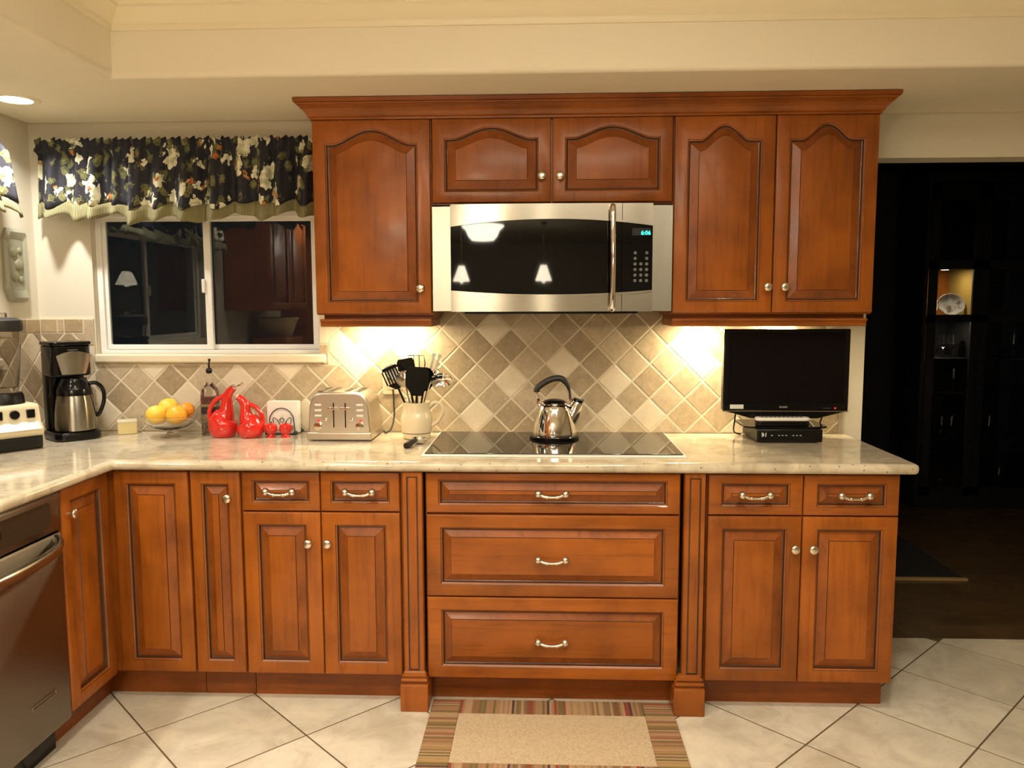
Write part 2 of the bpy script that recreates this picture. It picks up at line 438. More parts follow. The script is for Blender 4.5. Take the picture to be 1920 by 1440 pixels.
def slab_piece(poly, h0, h1, d=.0012, axis='z'):
    """a prism with an eased front edge"""
    ip = inset_poly(poly, d); k = len(poly); mk = (lambda p, a: (p[0], p[1], a)) if axis == 'z' else (lambda p, a: (p[0], -a, p[1]))
    vs = [mk(p, h0) for p in poly]+[mk(p, h1-d*.5) for p in poly]+[mk(p, h1) for p in ip]
    fs = [list(range(k))[::-1], list(range(2*k, 3*k))]
    for r in range(2): fs += [(r*k+i, r*k+(i+1) % k, (r+1)*k+(i+1) % k, (r+1)*k+i) for i in range(k)]
    return MB().add(vs, fs)
hd = D/2-g/1.414*1.0
full = [(-hd, 0), (0, -hd), (hd, 0), (0, hd)]
me_ft = mesh('floor_tile', slab_piece(full, -.02, 0), 'floortile', 20)
for i in range(-6, 28):
    for j in range(-24, 4):
        if (i+j) % 2 == 0: continue
        cx, cy = -1.366+i*D/2, -.848+j*D/2
        if cx < XL-.2 or cx > XR+.2 or cy > .35 or cy < -5.2: continue
        poly = [(p[0]+cx, p[1]+cy) for p in full]
        c_ = cliprect(poly, XL+.002, XR-.002, YF, .027)
        if not c_ or area(c_) < .0008: continue
        if abs(area(c_)-area(full)) < 1e-5: obj('floor_tile', me_ft, None, floor, (cx, cy, 0))
        else: obj('floor_tile', slab_piece(c_, -.02, 0), 'floortile', floor, sharp=20)

# ------------------------------------------------------------------ backsplash tiles
TD, X0T, Z0T = .1484, -.2858, 1.0623
CREAM = [(-.2094, 1.3875), (-.1301, 1.1633), (-.2876, .9892), (.0872, 1.2277), (.3017, 1.1499), (.3193, .9911), (.4447, .9914), (.8197, .9557),
         (-1.6702, 1.1898), (-1.5421, 1.0821), (-1.343, 1.1457), (-1.1206, 1.1809), (-1.8939, 1.0129), (-.83, 1.215), (-.8934, 1.2828), (.60, 1.30), (-.55, 1.30), (.73, 1.21), (-1.03, 1.03), (-2.1, 1.21)]
grout = MB().box(XL+.004, -.0088, .914, -1.955, .0, 1.405).box(-1.955, -.0088, .914, -.93, 0, 1.222).box(-.93, -.0088, .914, 1.255, 0, 1.437)
grout.box(-.962, -.0088, 1.222, -.93, 0, 1.437)
obj('grout', grout, 'grout', wall_back)
ht = TD/2-.0052
tfull = [(-ht, 0), (0, -ht), (ht, 0), (0, ht)]
me_t = mesh('wall_tile', slab_piece(tfull, .001, .0105, .003, 'y'), 'tile', 20); me_tc = mesh('wall_tile', slab_piece(tfull, .001, .0105, .003, 'y'), 'tile_cream', 20)
def lay(wall, region, loc=(0, 0, 0), rz=0, xs=0, cream=True):
    def ij(p): return round((p[0]-X0T)/(TD/2)), round((p[1]-Z0T)/(TD/2))
    cr = set()
    if cream:
        for p in CREAM:
            best = min(((i, j) for i in range(-30, 24) for j in range(-4, 8) if (i+j) % 2), key=lambda q: (X0T+q[0]*TD/2-p[0])**2+(Z0T+q[1]*TD/2-p[1])**2); cr.add(best)
    for i in range(-30, 24):
        for j in range(-4, 8):
            if (i+j) % 2 == 0: continue
            cx, cz = X0T+i*TD/2+xs, Z0T+j*TD/2
            lim = region(cx, cz)
            if not lim: continue
            poly = cliprect([(p[0]+cx, p[1]+cz) for p in tfull], *lim)
            if not poly or area(poly) < .0003: continue
            c_ = (i, j) in cr or (not cream and random.random() < .2)
            if abs(area(poly)-area(tfull)) < 1e-6:
                o = obj('wall_tile', me_tc if c_ else me_t, None, wall, rot=(0, 0, rz)); o.location = Matrix.Rotation(rz, 3, 'Z') @ Vector((cx, 0, cz))+Vector(loc)
            else: obj('wall_tile', slab_piece(poly, .001, .0105, .003, 'y'), 'tile_cream' if c_ else 'tile', wall, loc, (0, 0, rz), sharp=20)
def reg_back(cx, cz):
    if cx < -1.955: return (XL+.012, -1.957, .9165, 1.343)
    if cx < -.93: return (-1.957, -.927 if cx < -.96 else 1.25, .9165, 1.204)
    return (-.922 if cz > 1.14 else -1.05, 1.253, .9165, 1.435)
lay(wall_back, reg_back)
# border courses
def rect_tile(wall, x0, x1, z0, z1, mt='tile_border', loc=(0, 0, 0), rz=0, name='border_tile', h=.011):
    obj(name, slab_piece([(x0, z0), (x1, z0), (x1, z1), (x0, z1)], .001, h, .003, 'y'), mt, wall, loc, (0, 0, rz), sharp=20)
x = XL+.012
for wd in (.075, .03, .085): rect_tile(wall_back, x, x+wd-.004, 1.347, 1.403); x += wd
rect_tile(wall_back, -1.996, -1.957, 1.29, 1.403, 'tile')
x = -1.957
while x < -.97:
    x1 = min(x+.098, -.964); rect_tile(wall_back, x+.002, x1-.002, 1.2075, 1.222, name='pencil_tile', h=.013); x = x1
for z0, z1, mt in ((1.207, 1.293, 'tile'), (1.297, 1.383, 'tile_cream'), (1.387, 1.435, 'tile_cream')): rect_tile(wall_back, -.961, -.926, z0, z1, mt)
# left wall splash
obj('grout', MB().box(-3.0, -.0085, .914, -.0125, 0, 1.222).box(-.3, -.0085, 1.222, -.0125, 0, 1.405), 'grout', wall_left, (XL, 0, 0), (0, 0, PI/2))
def reg_left(cx, cz):
    if cx < -1.7 or cx > .05: return None
    return (-1.8, -.012, .9165, 1.343 if cx > -.3 else 1.204)
lay(wall_left, reg_left, (XL, 0, 0), PI/2, .06, False)
x = -.29
while x < -.02:
    x1 = min(x+.094, -.012); rect_tile(wall_left, x+.002, x1-.002, 1.347, 1.403, loc=(XL, 0, 0), rz=PI/2); x = x1

# ------------------------------------------------------------------ windows
def ring(x0, x1, z0, z1, l, r, b_, t_, y0, y1):
    o_ = [(x0, z0), (x1, z0), (x1, z1), (x0, z1)]; i_ = [(x0+l, z0+b_), (x1-r, z0+b_), (x1-r, z1-t_), (x0+l, z1-t_)]
    vs = [(p[0], y, p[1]) for y in (y0, y1) for q in (o_, i_) for p in q]
    fs = []
    for k in range(4):
        n_ = (k+1) % 4
        fs += [(k, n_, 4+n_, 4+k), (8+k, 8+n_, 12+n_, 12+k), (k, n_, 8+n_, 8+k), (4+k, 4+n_, 12+n_, 12+k)]
    return MB().add(vs, fs)
def window(name, x0, x1, z0, z1, mid, loc, rz, label):
    """sliding window in the local XZ plane, room on -y"""
    o = struct(name, MB().box(x0-.002, -.022, z0-.012, x1+.03, .11, z0+.026), 'sill', label, bevel=.008, seg=3); o.location = loc; o.rotation_euler = (0, 0, rz)
    zb = z0+.026; f = .026; y0, y1 = .03, .09
    b_ = ring(x0, x1, zb, z1, f, f*.55, .016, f, y0, y1)
    obj('window_frame', b_, 'vinyl', o, bevel=.003)
    for a, c_, yy in ((x0+f*.7, mid+.018, .045), (mid-.018, x1-f*.5, .062)):
        s_ = .022
        q = ring(a, c_, zb+.017, z1-.02, s_, s_*1.4, s_*1.0, s_, yy, yy+.02)
        sash = obj('sash', q, 'vinyl', o, bevel=.003)
        obj('glass_pane', MB().box(a+.015, yy+.008, zb+.03, c_-.015, yy+.012, z1-.035), 'pane', sash)
    obj('latch', MB().box(mid-.024, .036, (z0+z1)/2-.03, mid-.008, .046, (z0+z1)/2+.03), 'vinyl', o, bevel=.004)
    return o
window('window_1', -1.95, -.965, 1.225, 1.868, -1.466, (0, 0, 0), 0, 'white sliding kitchen window showing the dark night outside')
window('window_2', -1.6, -.3, 1.225, 1.868, -.95, (XL, 0, 0), PI/2, 'white window on the left wall above the sink counter')

# ------------------------------------------------------------------ valances
def valance(name, x0, x1, loc, rz, label, seed):
    rnd = random.Random(seed)
    t = thing(name, label, 'curtain', loc, rz)
    L = x1-x0; nx = int(L*230); nf = L*13
    ph = [rnd.random()*6.28 for _ in range(8)]
    def folds(s, k):
        x = s*L; a = math.sin(x*62+ph[0]+1.5*math.sin(x*9+ph[1])); c_ = math.sin(x*34+ph[2]+1.2*math.sin(x*13+ph[3])); d_ = math.sin(x*128+ph[7]+2*math.sin(x*17))
        return .50*a+.38*c_+.22*(1-.7*k)*d_
    U = [0]
    for i in range(nx): U.append(U[-1]+1.35*math.hypot(L/nx, .036*(folds((i+1)/nx, .6)-folds(i/nx, .6))))
    def sheet(rows, uvz):
        b_ = MB(); b_.uv = []
        for j, row in enumerate(rows):
            for i in range(nx+1):
                s = i/nx; x, y, z = row(s); b_.v.append((x0+L*s, y, z)); b_.uv.append((U[i], uvz(j, z)))
        for j in range(len(rows)-1):
            for i in range(nx):
                a = j*(nx+1)+i; b_.f.append((a, a+1, a+nx+2, a+nx+1)); b_.m.append(0)
        return b_
    def ruff(s): return .009*math.sin(s*L*210+ph[4])+.006*math.sin(s*L*95+ph[5])
    def zs(s): return 1.874+.021*folds(s, 1)+.008*math.sin(s*9+ph[6])+.006*math.sin(s*L*61+ph[7])
    def zb(s): return zs(s)-.052-.012*math.sin(s*nf*6.28*.31+ph[2])-.006*math.sin(s*L*47)
    rows = [lambda s: (0, -.058+ruff(s)*.8, 2.158+.8*ruff(s)*.9), lambda s: (0, -.056+ruff(s)*.7, 2.140), lambda s: (0, -.052+.5*ruff(s), 2.128),
            lambda s: (0, -.066+.5*ruff(s), 2.112), lambda s: (0, -.056+.5*ruff(s)+.024*folds(s, 0), 2.092)]
    for k in range(1, 9):
        q = k/8
        rows.append(lambda s, q=q: (0, -.066-.026*q+(.036+.012*q)*folds(s, q)+ruff(s)*.4*(1-q), 2.092+(zs(s)-2.092)*q))
    top = sheet(rows, lambda j, z: z)
    o = obj('cloth', top, 'floral', t, sharp=80)
    sol = o.modifiers.new('thickness', 'SOLIDIFY'); sol.thickness = .002
    hrows = [lambda s, q=q: (0, -.093-.012*q+(.040+.008*q)*folds(s, 1)-(.004 if q == 0 else 0), zs(s)+(zb(s)-zs(s))*q) for q in (-.06, .3, .65, 1)]
    h = obj('hem_band', sheet(hrows, lambda j, z: z), 'hem', t, sharp=80, label='olive striped hem band')
    sol = h.modifiers.new('thickness', 'SOLIDIFY'); sol.thickness = .003
    obj('rod', MB().tube([(x0-.01, -.05, 2.112), (x1+.01, -.05, 2.112)], .007, 10).box(x0-.008, -.05, 2.104, x0, -.001, 2.12).box(x1, -.05, 2.104, x1+.008, -.001, 2.12), 'brass', t)
    return t
valance('valance', -2.135, -.94, (0, 0, 0), 0, 'gathered dark floral valance with olive hem hanging over the window', 3)
valance('valance', -1.75, -.275, (XL, 0, 0), PI/2, 'dark floral valance on the left wall, cut by the photo edge', 8)

# ------------------------------------------------------------------ cabinet fronts
def ringmesh(wd, h, rings, s=.052, rb=.05, ts=.05, bump=0, afr=.8, t=.02):
    """stacked contours: ('o', inset, y, mat) from the outer edge, ('i', inset, y, mat) from the opening; last one is filled"""
    NT = 24 if bump else 1
    def bm_(fx):
        u = (fx-.5)*2/afr
        return bump*(.5*(1+math.cos(PI*u)))**.8 if abs(u) < 1 else 0
    def cont(kind, d):
        if kind == 'o': xa, xb, zb_ = d, wd-d, d
        else: xa, xb, zb_ = s+d, wd-s-d, rb+d
        pts = [(xa, zb_), (xb, zb_)]
        for k in range(NT+1):
            fr = 1-k/NT; x = xa+(xb-xa)*fr
            if kind == 'o': z = h-d
            else:
                ox = (x-s)/(wd-2*s); z = h-ts-d+bm_(ox)
            pts.append((x, z))
        return pts
    b_ = MB(); K = NT+3
    allr = [('o', 0, t, 0)]+list(rings)
    vs = []
    for kind, d, y, mi in allr: vs += [(p[0], y, p[1]) for p in cont(kind, d)]
    o = len(b_.v); b_.v += vs
    for r in range(len(allr)-1):
        for i in range(K):
            b_.f.append((r*K+i, r*K+(i+1) % K, (r+1)*K+(i+1) % K, (r+1)*K+i)); b_.m.append(allr[r+1][3])
    b_.f.append(list(range(K))); b_.m.append(0)
    b_.f.append([(len(allr)-1)*K+i for i in range(K)]); b_.m.append(allr[-1][3])
    return b_
FRAME = [('o', 0, .005, 0), ('o', .002, .0015, 0), ('o', .005, 0, 0), ('i', -.006, 0, 0), ('i', -.004, .0015, 1), ('i', 0, .005, 0), ('i', .003, .013, 1), ('i', .008, .0155, 1)]
def PANEL(bv=.036): return [('i', .003, .015, 1), ('i', .006, .0148, 1), ('i', .009, .0138, 2), ('i', bv, .0040, 2), ('i', bv+.0015, .001, 1), ('i', bv+.004, .0005, 0)]
KN = [(.0065, .0), (.0065, .006), (.005, .010), (.006, .014), (.013, .018), (.0165, .022), (.0165, .026), (.013, .0295), (.006, .031), (.0005, .0312)]
me_knob = mesh('knob', MB().lathe([(r, -h) for r, h in KN], seg=20, axis='y'), 'nickel', 50)
def pull_mesh():
    b_ = MB(); hw = .048
    for sx in (-1, 1):
        b_.ball((sx*hw, -.022, 0), .0140, 16, 10); b_.lathe([(.006, -.001), (.005, -.012), (.0065, -.02)], (sx*hw, 0, 0), 12, 'y')
    pts = smooth_path([(-hw, -.022, 0), (-hw*.7, -.026, -.006), (-hw*.35, -.028, -.010), (hw*.35, -.028, -.010), (hw*.7, -.026, -.006), (hw, -.022, 0)], 4)
    b_.tube(pts, [.0058 if abs(p[0]) > .02 else .0046 for p in pts], 10)
    for sx in (-1, 1): b_.lathe([(.0065, -.003), (.0075, 0), (.0065, .003)], (sx*hw*.36, -.028, -.010), 12, 'x')
    return b_
me_pull = mesh('handle', pull_mesh(), 'nickel', 50)
def door(parent, x, z, wd, h, y=-.645, knob=None, bump=0, afr=.8, s=.052, rb=.05, ts=.05, bv=.036, rz=0, name='door', level=False, t=.02):
    wm = 'wood_h' if level else 'wood'
    fr = FRAME
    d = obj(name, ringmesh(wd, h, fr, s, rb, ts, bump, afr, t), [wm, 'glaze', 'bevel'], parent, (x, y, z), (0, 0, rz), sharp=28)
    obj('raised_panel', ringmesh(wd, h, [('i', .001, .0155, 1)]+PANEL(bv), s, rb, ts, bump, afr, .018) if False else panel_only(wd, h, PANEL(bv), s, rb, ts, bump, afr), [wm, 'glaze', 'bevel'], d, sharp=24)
    if knob: obj('knob', me_knob, None, d, (knob[0], 0, knob[1]))
    return d
def panel_only(wd, h, rings, s, rb, ts, bump, afr):
    b_ = ringmesh(wd, h, rings, s, rb, ts, bump, afr)
    # replace the outer back ring by the opening contour so that the panel is its own slab
    K = len(b_.v)//(len(rings)+1)
    for i in range(K): b_.v[i] = (b_.v[K+i][0], .0185, b_.v[K+i][2])
    return b_
def drawer(parent, x, z, wd, h, y=-.645, px=None, s=.042, rb=.036, ts=.036, bv=.03, pz=None):
    d = door(parent, x, z, wd, h, y, None, 0, .8, s, rb, ts, bv, name='drawer', level=True)
    obj('handle', me_pull, None, d, (wd/2 if px is None else px-x, 0 if bv < .034 or h > .2 else .002, (h/2+.004 if pz is None else pz)))
    return d

# ------------------------------------------------------------------ base cabinets (back run)
ZD0, ZTOP, ZSP = .119, .869, .7225
def base_body(t, x0, x1, toe=-.565, ends=True):
    obj('body', MB().box(x0, -.012, .112, x1, -.6245, .875), 'wood', t, bevel=.001)
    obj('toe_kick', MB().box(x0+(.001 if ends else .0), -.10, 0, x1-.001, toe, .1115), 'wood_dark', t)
# corner cabinet with its two doors
t = thing('corner_cabinet', 'cherry base cabinet in the left corner, its two tall doors meeting at a right angle', 'cabinet', (-1.9, -.3, 0))
def at(p): return (p[0]+1.9, p[1]+.3, p[2])
b = MB().prism([(-2.19, -.012), (-1.271, -.012), (-1.271, -.624), (-1.576, -.624), (-1.576, -.944), (-2.19, -.944)], .112, .875, 'z')
b.v = [at(p) for p in b.v]; obj('body', b, 'wood', t)
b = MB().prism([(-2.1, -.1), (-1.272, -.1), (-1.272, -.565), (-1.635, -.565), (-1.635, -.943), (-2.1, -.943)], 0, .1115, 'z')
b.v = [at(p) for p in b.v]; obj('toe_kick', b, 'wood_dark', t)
door(t, *at((-1.548, 0, 0))[:1], ZD0, .274, ZTOP-ZD0, y=-.645+.3)
d = door(t, 0, 0, .275, ZTOP-ZD0, rz=PI/2, knob=(.032, ZTOP-ZD0-.085)); d.location = at((-1.555, -.940, ZD0))
# narrow tray cabinet
t = thing('narrow_cabinet', 'narrow cherry base cabinet with one slim door and a knob', 'cabinet', (-1.175, -.3, 0))
t2 = t
def shift(t_, x): return x-t_.location.x
def cab(name, label, x0, x1):
    t_ = thing(name, label, 'cabinet', ((x0+x1)/2, 0, 0)); base_body(t_, shift(t_, x0), shift(t_, x1)); return t_
bpy.data.objects.remove(t)
t = cab('narrow_cabinet', 'narrow cherry base cabinet with one slim tall door and a knob near its top', -1.2705, -1.0805)
door(t, shift(t, -1.266), ZD0, .181, ZTOP-ZD0, knob=(.181-.04, ZTOP-ZD0-.093), s=.046, bv=.032)
# two drawers over two doors, left
t = cab('drawer_cabinet', 'cherry base cabinet with two drawers above two doors, left of the cooktop', -1.080, -.503)
for x0, x1, kx in ((-1.077, -.796, -.8378), (-.793, -.5085, -.7681)):
    drawer(t, shift(t, x0), ZSP+.005, x1-x0, ZTOP-ZSP-.005)
    door(t, shift(t, x0), ZD0, x1-x0, ZSP-ZD0, knob=(kx-x0, .613-ZD0), s=.056 if True else 0)
# centre bank of three wide drawers
t = cab('drawer_cabinet', 'cherry cabinet of three wide stacked drawers below the cooktop', -.4185, .4865)
x0, x1 = -.4145, .4825
drawer(t, shift(t, x0), ZSP+.003, x1-x0, ZTOP-ZSP-.003, px=shift(t, .033), s=.05, rb=.034, ts=.03, bv=.032, pz=.075)
drawer(t, shift(t, x0), .4195, x1-x0, .299, px=shift(t, .033), s=.056, rb=.05, ts=.052, pz=.143)
drawer(t, shift(t, x0), .113, x1-x0, .302, px=shift(t, .033), s=.056, rb=.05, ts=.052, pz=.147)
# right cabinet
t = cab('drawer_cabinet', 'cherry base cabinet with two drawers above two doors at the doorway end', .5775, 1.240)
for x0, x1, kx in ((.581, .9075, .8809), (.911, 1.2385, .9437)):
    drawer(t, shift(t, x0), ZSP+.003, x1-x0, ZTOP-ZSP-.003, px=shift(t, .7405 if x0 < .7 else 1.080), s=.05)
    door(t, shift(t, x0), ZD0-.002, x1-x0, ZSP-ZD0, knob=(kx-x0, .611-ZD0), s=.056)
# pilasters
def pilaster(x0, x1, f0, f1, label):
    t_ = thing('pilaster', label, 'pilaster', ((f0+f1)/2, -.66, 0), group='pilasters beside the wide drawers')
    cx = (f0+f1)/2; wd = x1-x0; fw = f1-f0
    rings = [('o', 0, .004, 0), ('o', .003, 0, 0), ('o', .016, 0, 0), ('o', .0172, .004, 1), ('o', .0205, .004, 1), ('o', .022, .0005, 0), ('o', .025, 0, 0)]
    obj('shaft', ringmesh(wd, .745, rings, t=.03), ['wood', 'glaze'], t_, (x0-cx, .0, .130), sharp=24)
    fh = .100
    b_ = MB().box(-fw/2, -.022, 0, fw/2, .088, fh)
    obj('plinth', b_, 'wood', t_, bevel=.003)
    e_ = fw/2
    pr = [(e_-.001, -.021, fh), (e_-.002, -.020, fh+.003), (e_-.011, -.012, fh+.005), (e_-.011, -.012, fh+.009), (e_-.004, -.019, fh+.012), (e_-.003, -.020, fh+.017), (e_-.005, -.018, fh+.022), (e_-.0125, -.010, fh+.0245), (e_-.0125, -.010, fh+.028), (e_-.007, -.016, fh+.030), (e_-.007, -.016, fh+.034), (wd/2+.002, -.004, fh+.038), (wd/2+.001, -.001, fh+.045)]
    b_ = MB(); vs = []
    for hx, y, z in pr: vs += [(-hx, .0125, z), (-hx, y, z), (hx, y, z), (hx, .0125, z)]
    fs = [(r*4+i, r*4+i+1, (r+1)*4+i+1, (r+1)*4+i) for r in range(len(pr)-1) for i in range(3)]+[(0, 3, 2, 1), tuple((len(pr)-1)*4+i for i in range(4))]
    fs += [(r*4+3, r*4, (r+1)*4, (r+1)*4+3) for r in range(len(pr)-1)]
    obj('moulding', b_.add(vs, fs), 'wood_h', t_, sharp=20)
pilaster(-.4975, -.4255, -.511, -.4105, 'fluted cherry pilaster left of the wide drawers, its foot by the rug')
pilaster(.496, .5685, .4675, .5765, 'fluted cherry pilaster right of the wide drawers, its foot by the rug')

# ------------------------------------------------------------------ left run: dishwasher and the sink cabinet beyond the frame
t = thing('dishwasher', 'stainless steel dishwasher with a curved bar handle, at the left photo edge', 'dishwasher', (XL, -1.558, 0), PI/2)
DWW = .610
obj('body', MB().box(.004, -.02, .10, DWW-.004, -.60, .872), 'charcoal', t)
b = MB().prism([(-.60, .105), (-.640, .105), (-.645, .115), (-.645, .728), (-.640, .737), (-.60, .737)], .003, DWW-.003, 'x')
dd = obj('door_panel', b, 'steel_dw', t, bevel=.002)
b = MB().prism([(-.60, .742), (-.640, .742), (-.645, .750), (-.648, .862), (-.640, .871), (-.60, .871)], .003, DWW-.003, 'x')
cp = obj('control_panel', b, 'steel_dw', t, bevel=.002)
def rrect(x0, x1, z0, z1, r, k=5):
    out = []
    for cx, cz, a0 in ((x1-r, z0+r, -PI/2), (x1-r, z1-r, 0), (x0+r, z1-r, PI/2), (x0+r, z0+r, PI)):
        out += [(cx+r*math.cos(a0+PI/2*i/k), cz+r*math.sin(a0+PI/2*i/k)) for i in range(k+1)]
    return out
obj('display', MB().prism(rrect(.17, .555, .765, .848, .018), -.6495, -.646), mat('smoked_panel', (.075, .062, .042), .3, .6), cp, bevel=.001)
obj('dial', MB().lathe([(.017, -.646), (.017, -.655), (.012, -.657)], (.30, 0, .808), 18, 'y'), 'black', cp)
pts = smooth_path([(.03, -.645, .716), (.05, -.668, .710), (.12, -.690, .700), (.305, -.700, .694), (.49, -.690, .700), (.56, -.668, .710), (.58, -.645, .716)], 5)
obj('handle', MB().tube(pts, .013, 12, flat=1.5), 'steel', dd)
q = MB()
for a, c_ in (((.415, .24), (.53, .24)), ((.415, .24), (.415, .228)), ((.53, .24), (.53, .228)), ((.415, .228), (.53, .228))): q.tube([(a[0], -.6455, a[1]), (c_[0], -.6455, c_[1])], .0015, 6)
obj('badge', q, 'steel', dd)
obj('toe_kick', MB().box(.004, -.30, 0, DWW-.004, -.585, .098), 'black', t)
t = thing('sink_cabinet', 'cherry sink base cabinet along the left wall, beyond the dishwasher', 'cabinet', (XL, -3.0, 0), PI/2)
base_body(t, .0, 1.438)
for x0 in (.004, .723): door(t, x0, ZD0, .711, ZTOP-ZD0)

# ------------------------------------------------------------------ countertop
b = MB().prism([(-2.186, -.013), (1.292, -.013), (1.292, -.676), (-1.524, -.676), (-1.524, -3.01), (-2.186, -3.01)], .8765, .914, 'z')
o = obj('countertop', b, 'granite', bevel=.0165, seg=5)
tag(o, 'cream speckled granite countertop running round the corner with a rounded edge', 'countertop')

# ------------------------------------------------------------------ wall cabinets
ZU0, ZU1 = 1.429, 2.160
def wallcab(label, x0, x1, z0, doors, z1=ZU1):
    t_ = thing('wall_cabinet', label, 'cabinet', ((x0+x1)/2, 0, z0))
    obj('body', MB().box(shift(t_, x0), -.012, -.006, shift(t_, x1), -.314, 2.175-z0), 'wood', t_)
    for a, c_, kx, kz, kw in doors:
        door(t_, shift(t_, a), 0, c_-a, z1-z0, y=-.335, knob=(kx-a, kz-z0), **kw)
    return t_
wc1 = wallcab('cherry wall cabinet with a single arched door, beside the window', -.881, -.4255, ZU0,
        [(-.879, -.429, -.468, 1.5242, dict(bump=.054, afr=.86, ts=.094, s=.054, rb=.048))])
wallcab('cherry wall cabinet with two short arched doors above the microwave', -.4235, .4885, 1.848,
        [(-.421, .0285, -.0046, 1.9428, dict(bump=.043, afr=.84, ts=.078, s=.052, rb=.046)), (.036, .486, .0637, 1.9422, dict(bump=.043, afr=.84, ts=.078, s=.052, rb=.046))])
wc3 = wallcab('cherry wall cabinet with two tall arched doors above the television', .4905, 1.246, ZU0,
        [(.493, .866, .8457, 1.5261, dict(bump=.056, afr=.66, ts=.092, s=.054, rb=.048)), (.8695, 1.244, .9095, 1.5259, dict(bump=.056, afr=.66, ts=.092, s=.054, rb=.048))])
# crown
prof = [(-.006, 2.160), (.003, 2.160), (.004, 2.166), (.003, 2.168), (.009, 2.171), (.012, 2.179), (.019, 2.188), (.029, 2.1955), (.029, 2.198), (.033, 2.199), (.033, 2.203), (.038, 2.205), (.038, 2.2075), (.043, 2.209), (.046, 2.213), (.045, 2.2155), (.051, 2.2165), (.052, 2.2305), (-.006, 2.2305)]
b = MB(); vs = []; k = len(prof)
for st in range(4):
    for o_, z in prof:
        vs.append([(-.882-o_, -.012, z), (-.882-o_, -.337-o_, z), (1.247+o_, -.337-o_, z), (1.247+o_, -.012, z)][st])
fs = [(s_*k+i, s_*k+(i+1) % k, (s_+1)*k+(i+1) % k, (s_+1)*k+i) for s_ in range(3) for i in range(k)]+[tuple(range(k)), tuple(3*k+i for i in range(k))]
o = obj('crown_molding', b.add(vs, fs), 'wood_h', sharp=18); tag(o, 'stepped cherry crown moulding along the top of the wall cabinets', 'molding')
# light rails with under-cabinet lamps
def rail(x0, x1, label):
    pr = [(-.285, 1.3765), (-.290, 1.3765), (-.294, 1.380), (-.294, 1.386), (-.290, 1.389), (-.292, 1.394), (-.300, 1.398), (-.302, 1.402), (-.302, 1.4065), (-.285, 1.4065)]
    t_ = thing('light_rail', label, 'molding', ((x0+x1)/2, 0, 1.376))
    obj('front_rail', MB().prism([(a, z-1.376) for a, z in pr], shift(t_, x0), shift(t_, x1), 'x'), 'wood_h', t_, sharp=20)
    obj('mounting_strip', MB().box(shift(t_, x0)+.006, -.258, .0306, shift(t_, x1)+.003, -.012, .0465), 'wood_dark', t_)
    for e, sgn in ((x0, 1), (x1, -1)): obj('end_rail', MB().prism([((e-a*0+sgn*(-.294-a)*-1*0)+(sgn*(a+.302)), z-1.376) for a, z in pr], -.284, -.02, 'y') if False else MB().box(shift(t_, e), -.284, 0, shift(t_, e)+sgn*.014, -.03, .0305), 'wood_h', t_, bevel=.003)
rail(-.875, -.436, 'cherry light rail under the wall cabinet beside the window')
rail(.499, 1.240, 'cherry light rail under the wall cabinet above the television')
def under(x, label, wd=.13, k_=1):
    t_ = thing('under_cabinet_lamp', label, 'lamp', (x, -.10, 1.4065), group='under-cabinet lamps')
    obj('housing', MB().box(-wd/2, -.03, -.018, wd/2, .03, 0), 'whiteplastic', t_, bevel=.003)
    obj('lens', MB().box(-wd/2+.008, -.024, -.021, wd/2-.008, .024, -.0182), 'lens_u', t_)
    arealight(t_, (0, 0, -.024), W_UNDER*k_, wd-.02, (1, .82, .50), sy=.045)
under(-.745, 'lit lamp under the window-side wall cabinet, its left one'); under(-.57, 'lit lamp under the window-side wall cabinet, its right one')
under(.66, 'lit lamp under the tall wall cabinet, left of the television', k_=1.6); under(.98, 'lit lamp under the tall wall cabinet, behind the television', k_=1.6)

# ------------------------------------------------------------------ microwave
t = thing('microwave', 'stainless steel microwave with black glass front mounted below the short wall cabinet', 'microwave', (.03, 0, 1.434))
def mx(x): return x-.03
def yb(x): u = (x-.03)/.376; return -.402-.010*(1-u*u)
obj('body', MB().box(mx(-.343), -.015, .002, mx(.4035), -.372, .396), 'charcoal', t)
def curved(x0, x1, zt, zb_, off=0, th=.016, n_=28, rows=1):
    b_ = MB(); vs = []; fs = []
    for i in range(n_+1):
        x = x0+(x1-x0)*i/n_; a, c_ = zb_(x)-1.434, zt(x)-1.434; y = yb(x)-off
        vs += [(mx(x), y, a), (mx(x), y, c_), (mx(x), y+th, c_), (mx(x), y+th, a)]
    for i in range(n_):
        for k_ in range(4): fs.append((i*4+k_, i*4+(k_+1) % 4, i*4+4+(k_+1) % 4, i*4+4+k_))
    fs += [(0, 1, 2, 3), tuple(n_*4+k_ for k_ in (3, 2, 1, 0))]
    return b_.add(vs, fs)
zt_ = lambda x: 1.753+.026*(1-((x-.03)/.376)**2)
zb_ = lambda x: 1.513-.016*(1-((x-.03)/.376)**2)
top = lambda x: 1.8335; bot = lambda x: 1.4355
dr = obj('door', curved(-.346, .292, top, zt_, 0), 'steel', t, sharp=30)
obj('lower_band', curved(-.346, .292, zb_, bot, 0), 'steel', dr, sharp=30)
obj('window', curved(-.346, .292, lambda x: zt_(x)-.0005, lambda x: zb_(x)+.0005, -.004, .012), 'blackglass', dr, label='black glass window', sharp=30)
obj('lip', curved(-.346, .4065, lambda x: zt_(x)+.006, lambda x: zt_(x)-.002, .003, .006), 'steel', t, sharp=30)
obj('lip', curved(-.346, .4065, lambda x: zb_(x)+.002, lambda x: zb_(x)-.006, .003, .006), 'steel', t, sharp=30)
cpn = obj('control_panel', curved(.294, .4065, lambda x: zt_(x)-.0005, lambda x: zb_(x)+.0005, -.004, .012, 8), 'blackglass', t, label='black control panel', sharp=30)
obj('upper_trim', curved(.294, .4065, top, zt_, 0, .016, 8), 'steel', t, sharp=30)
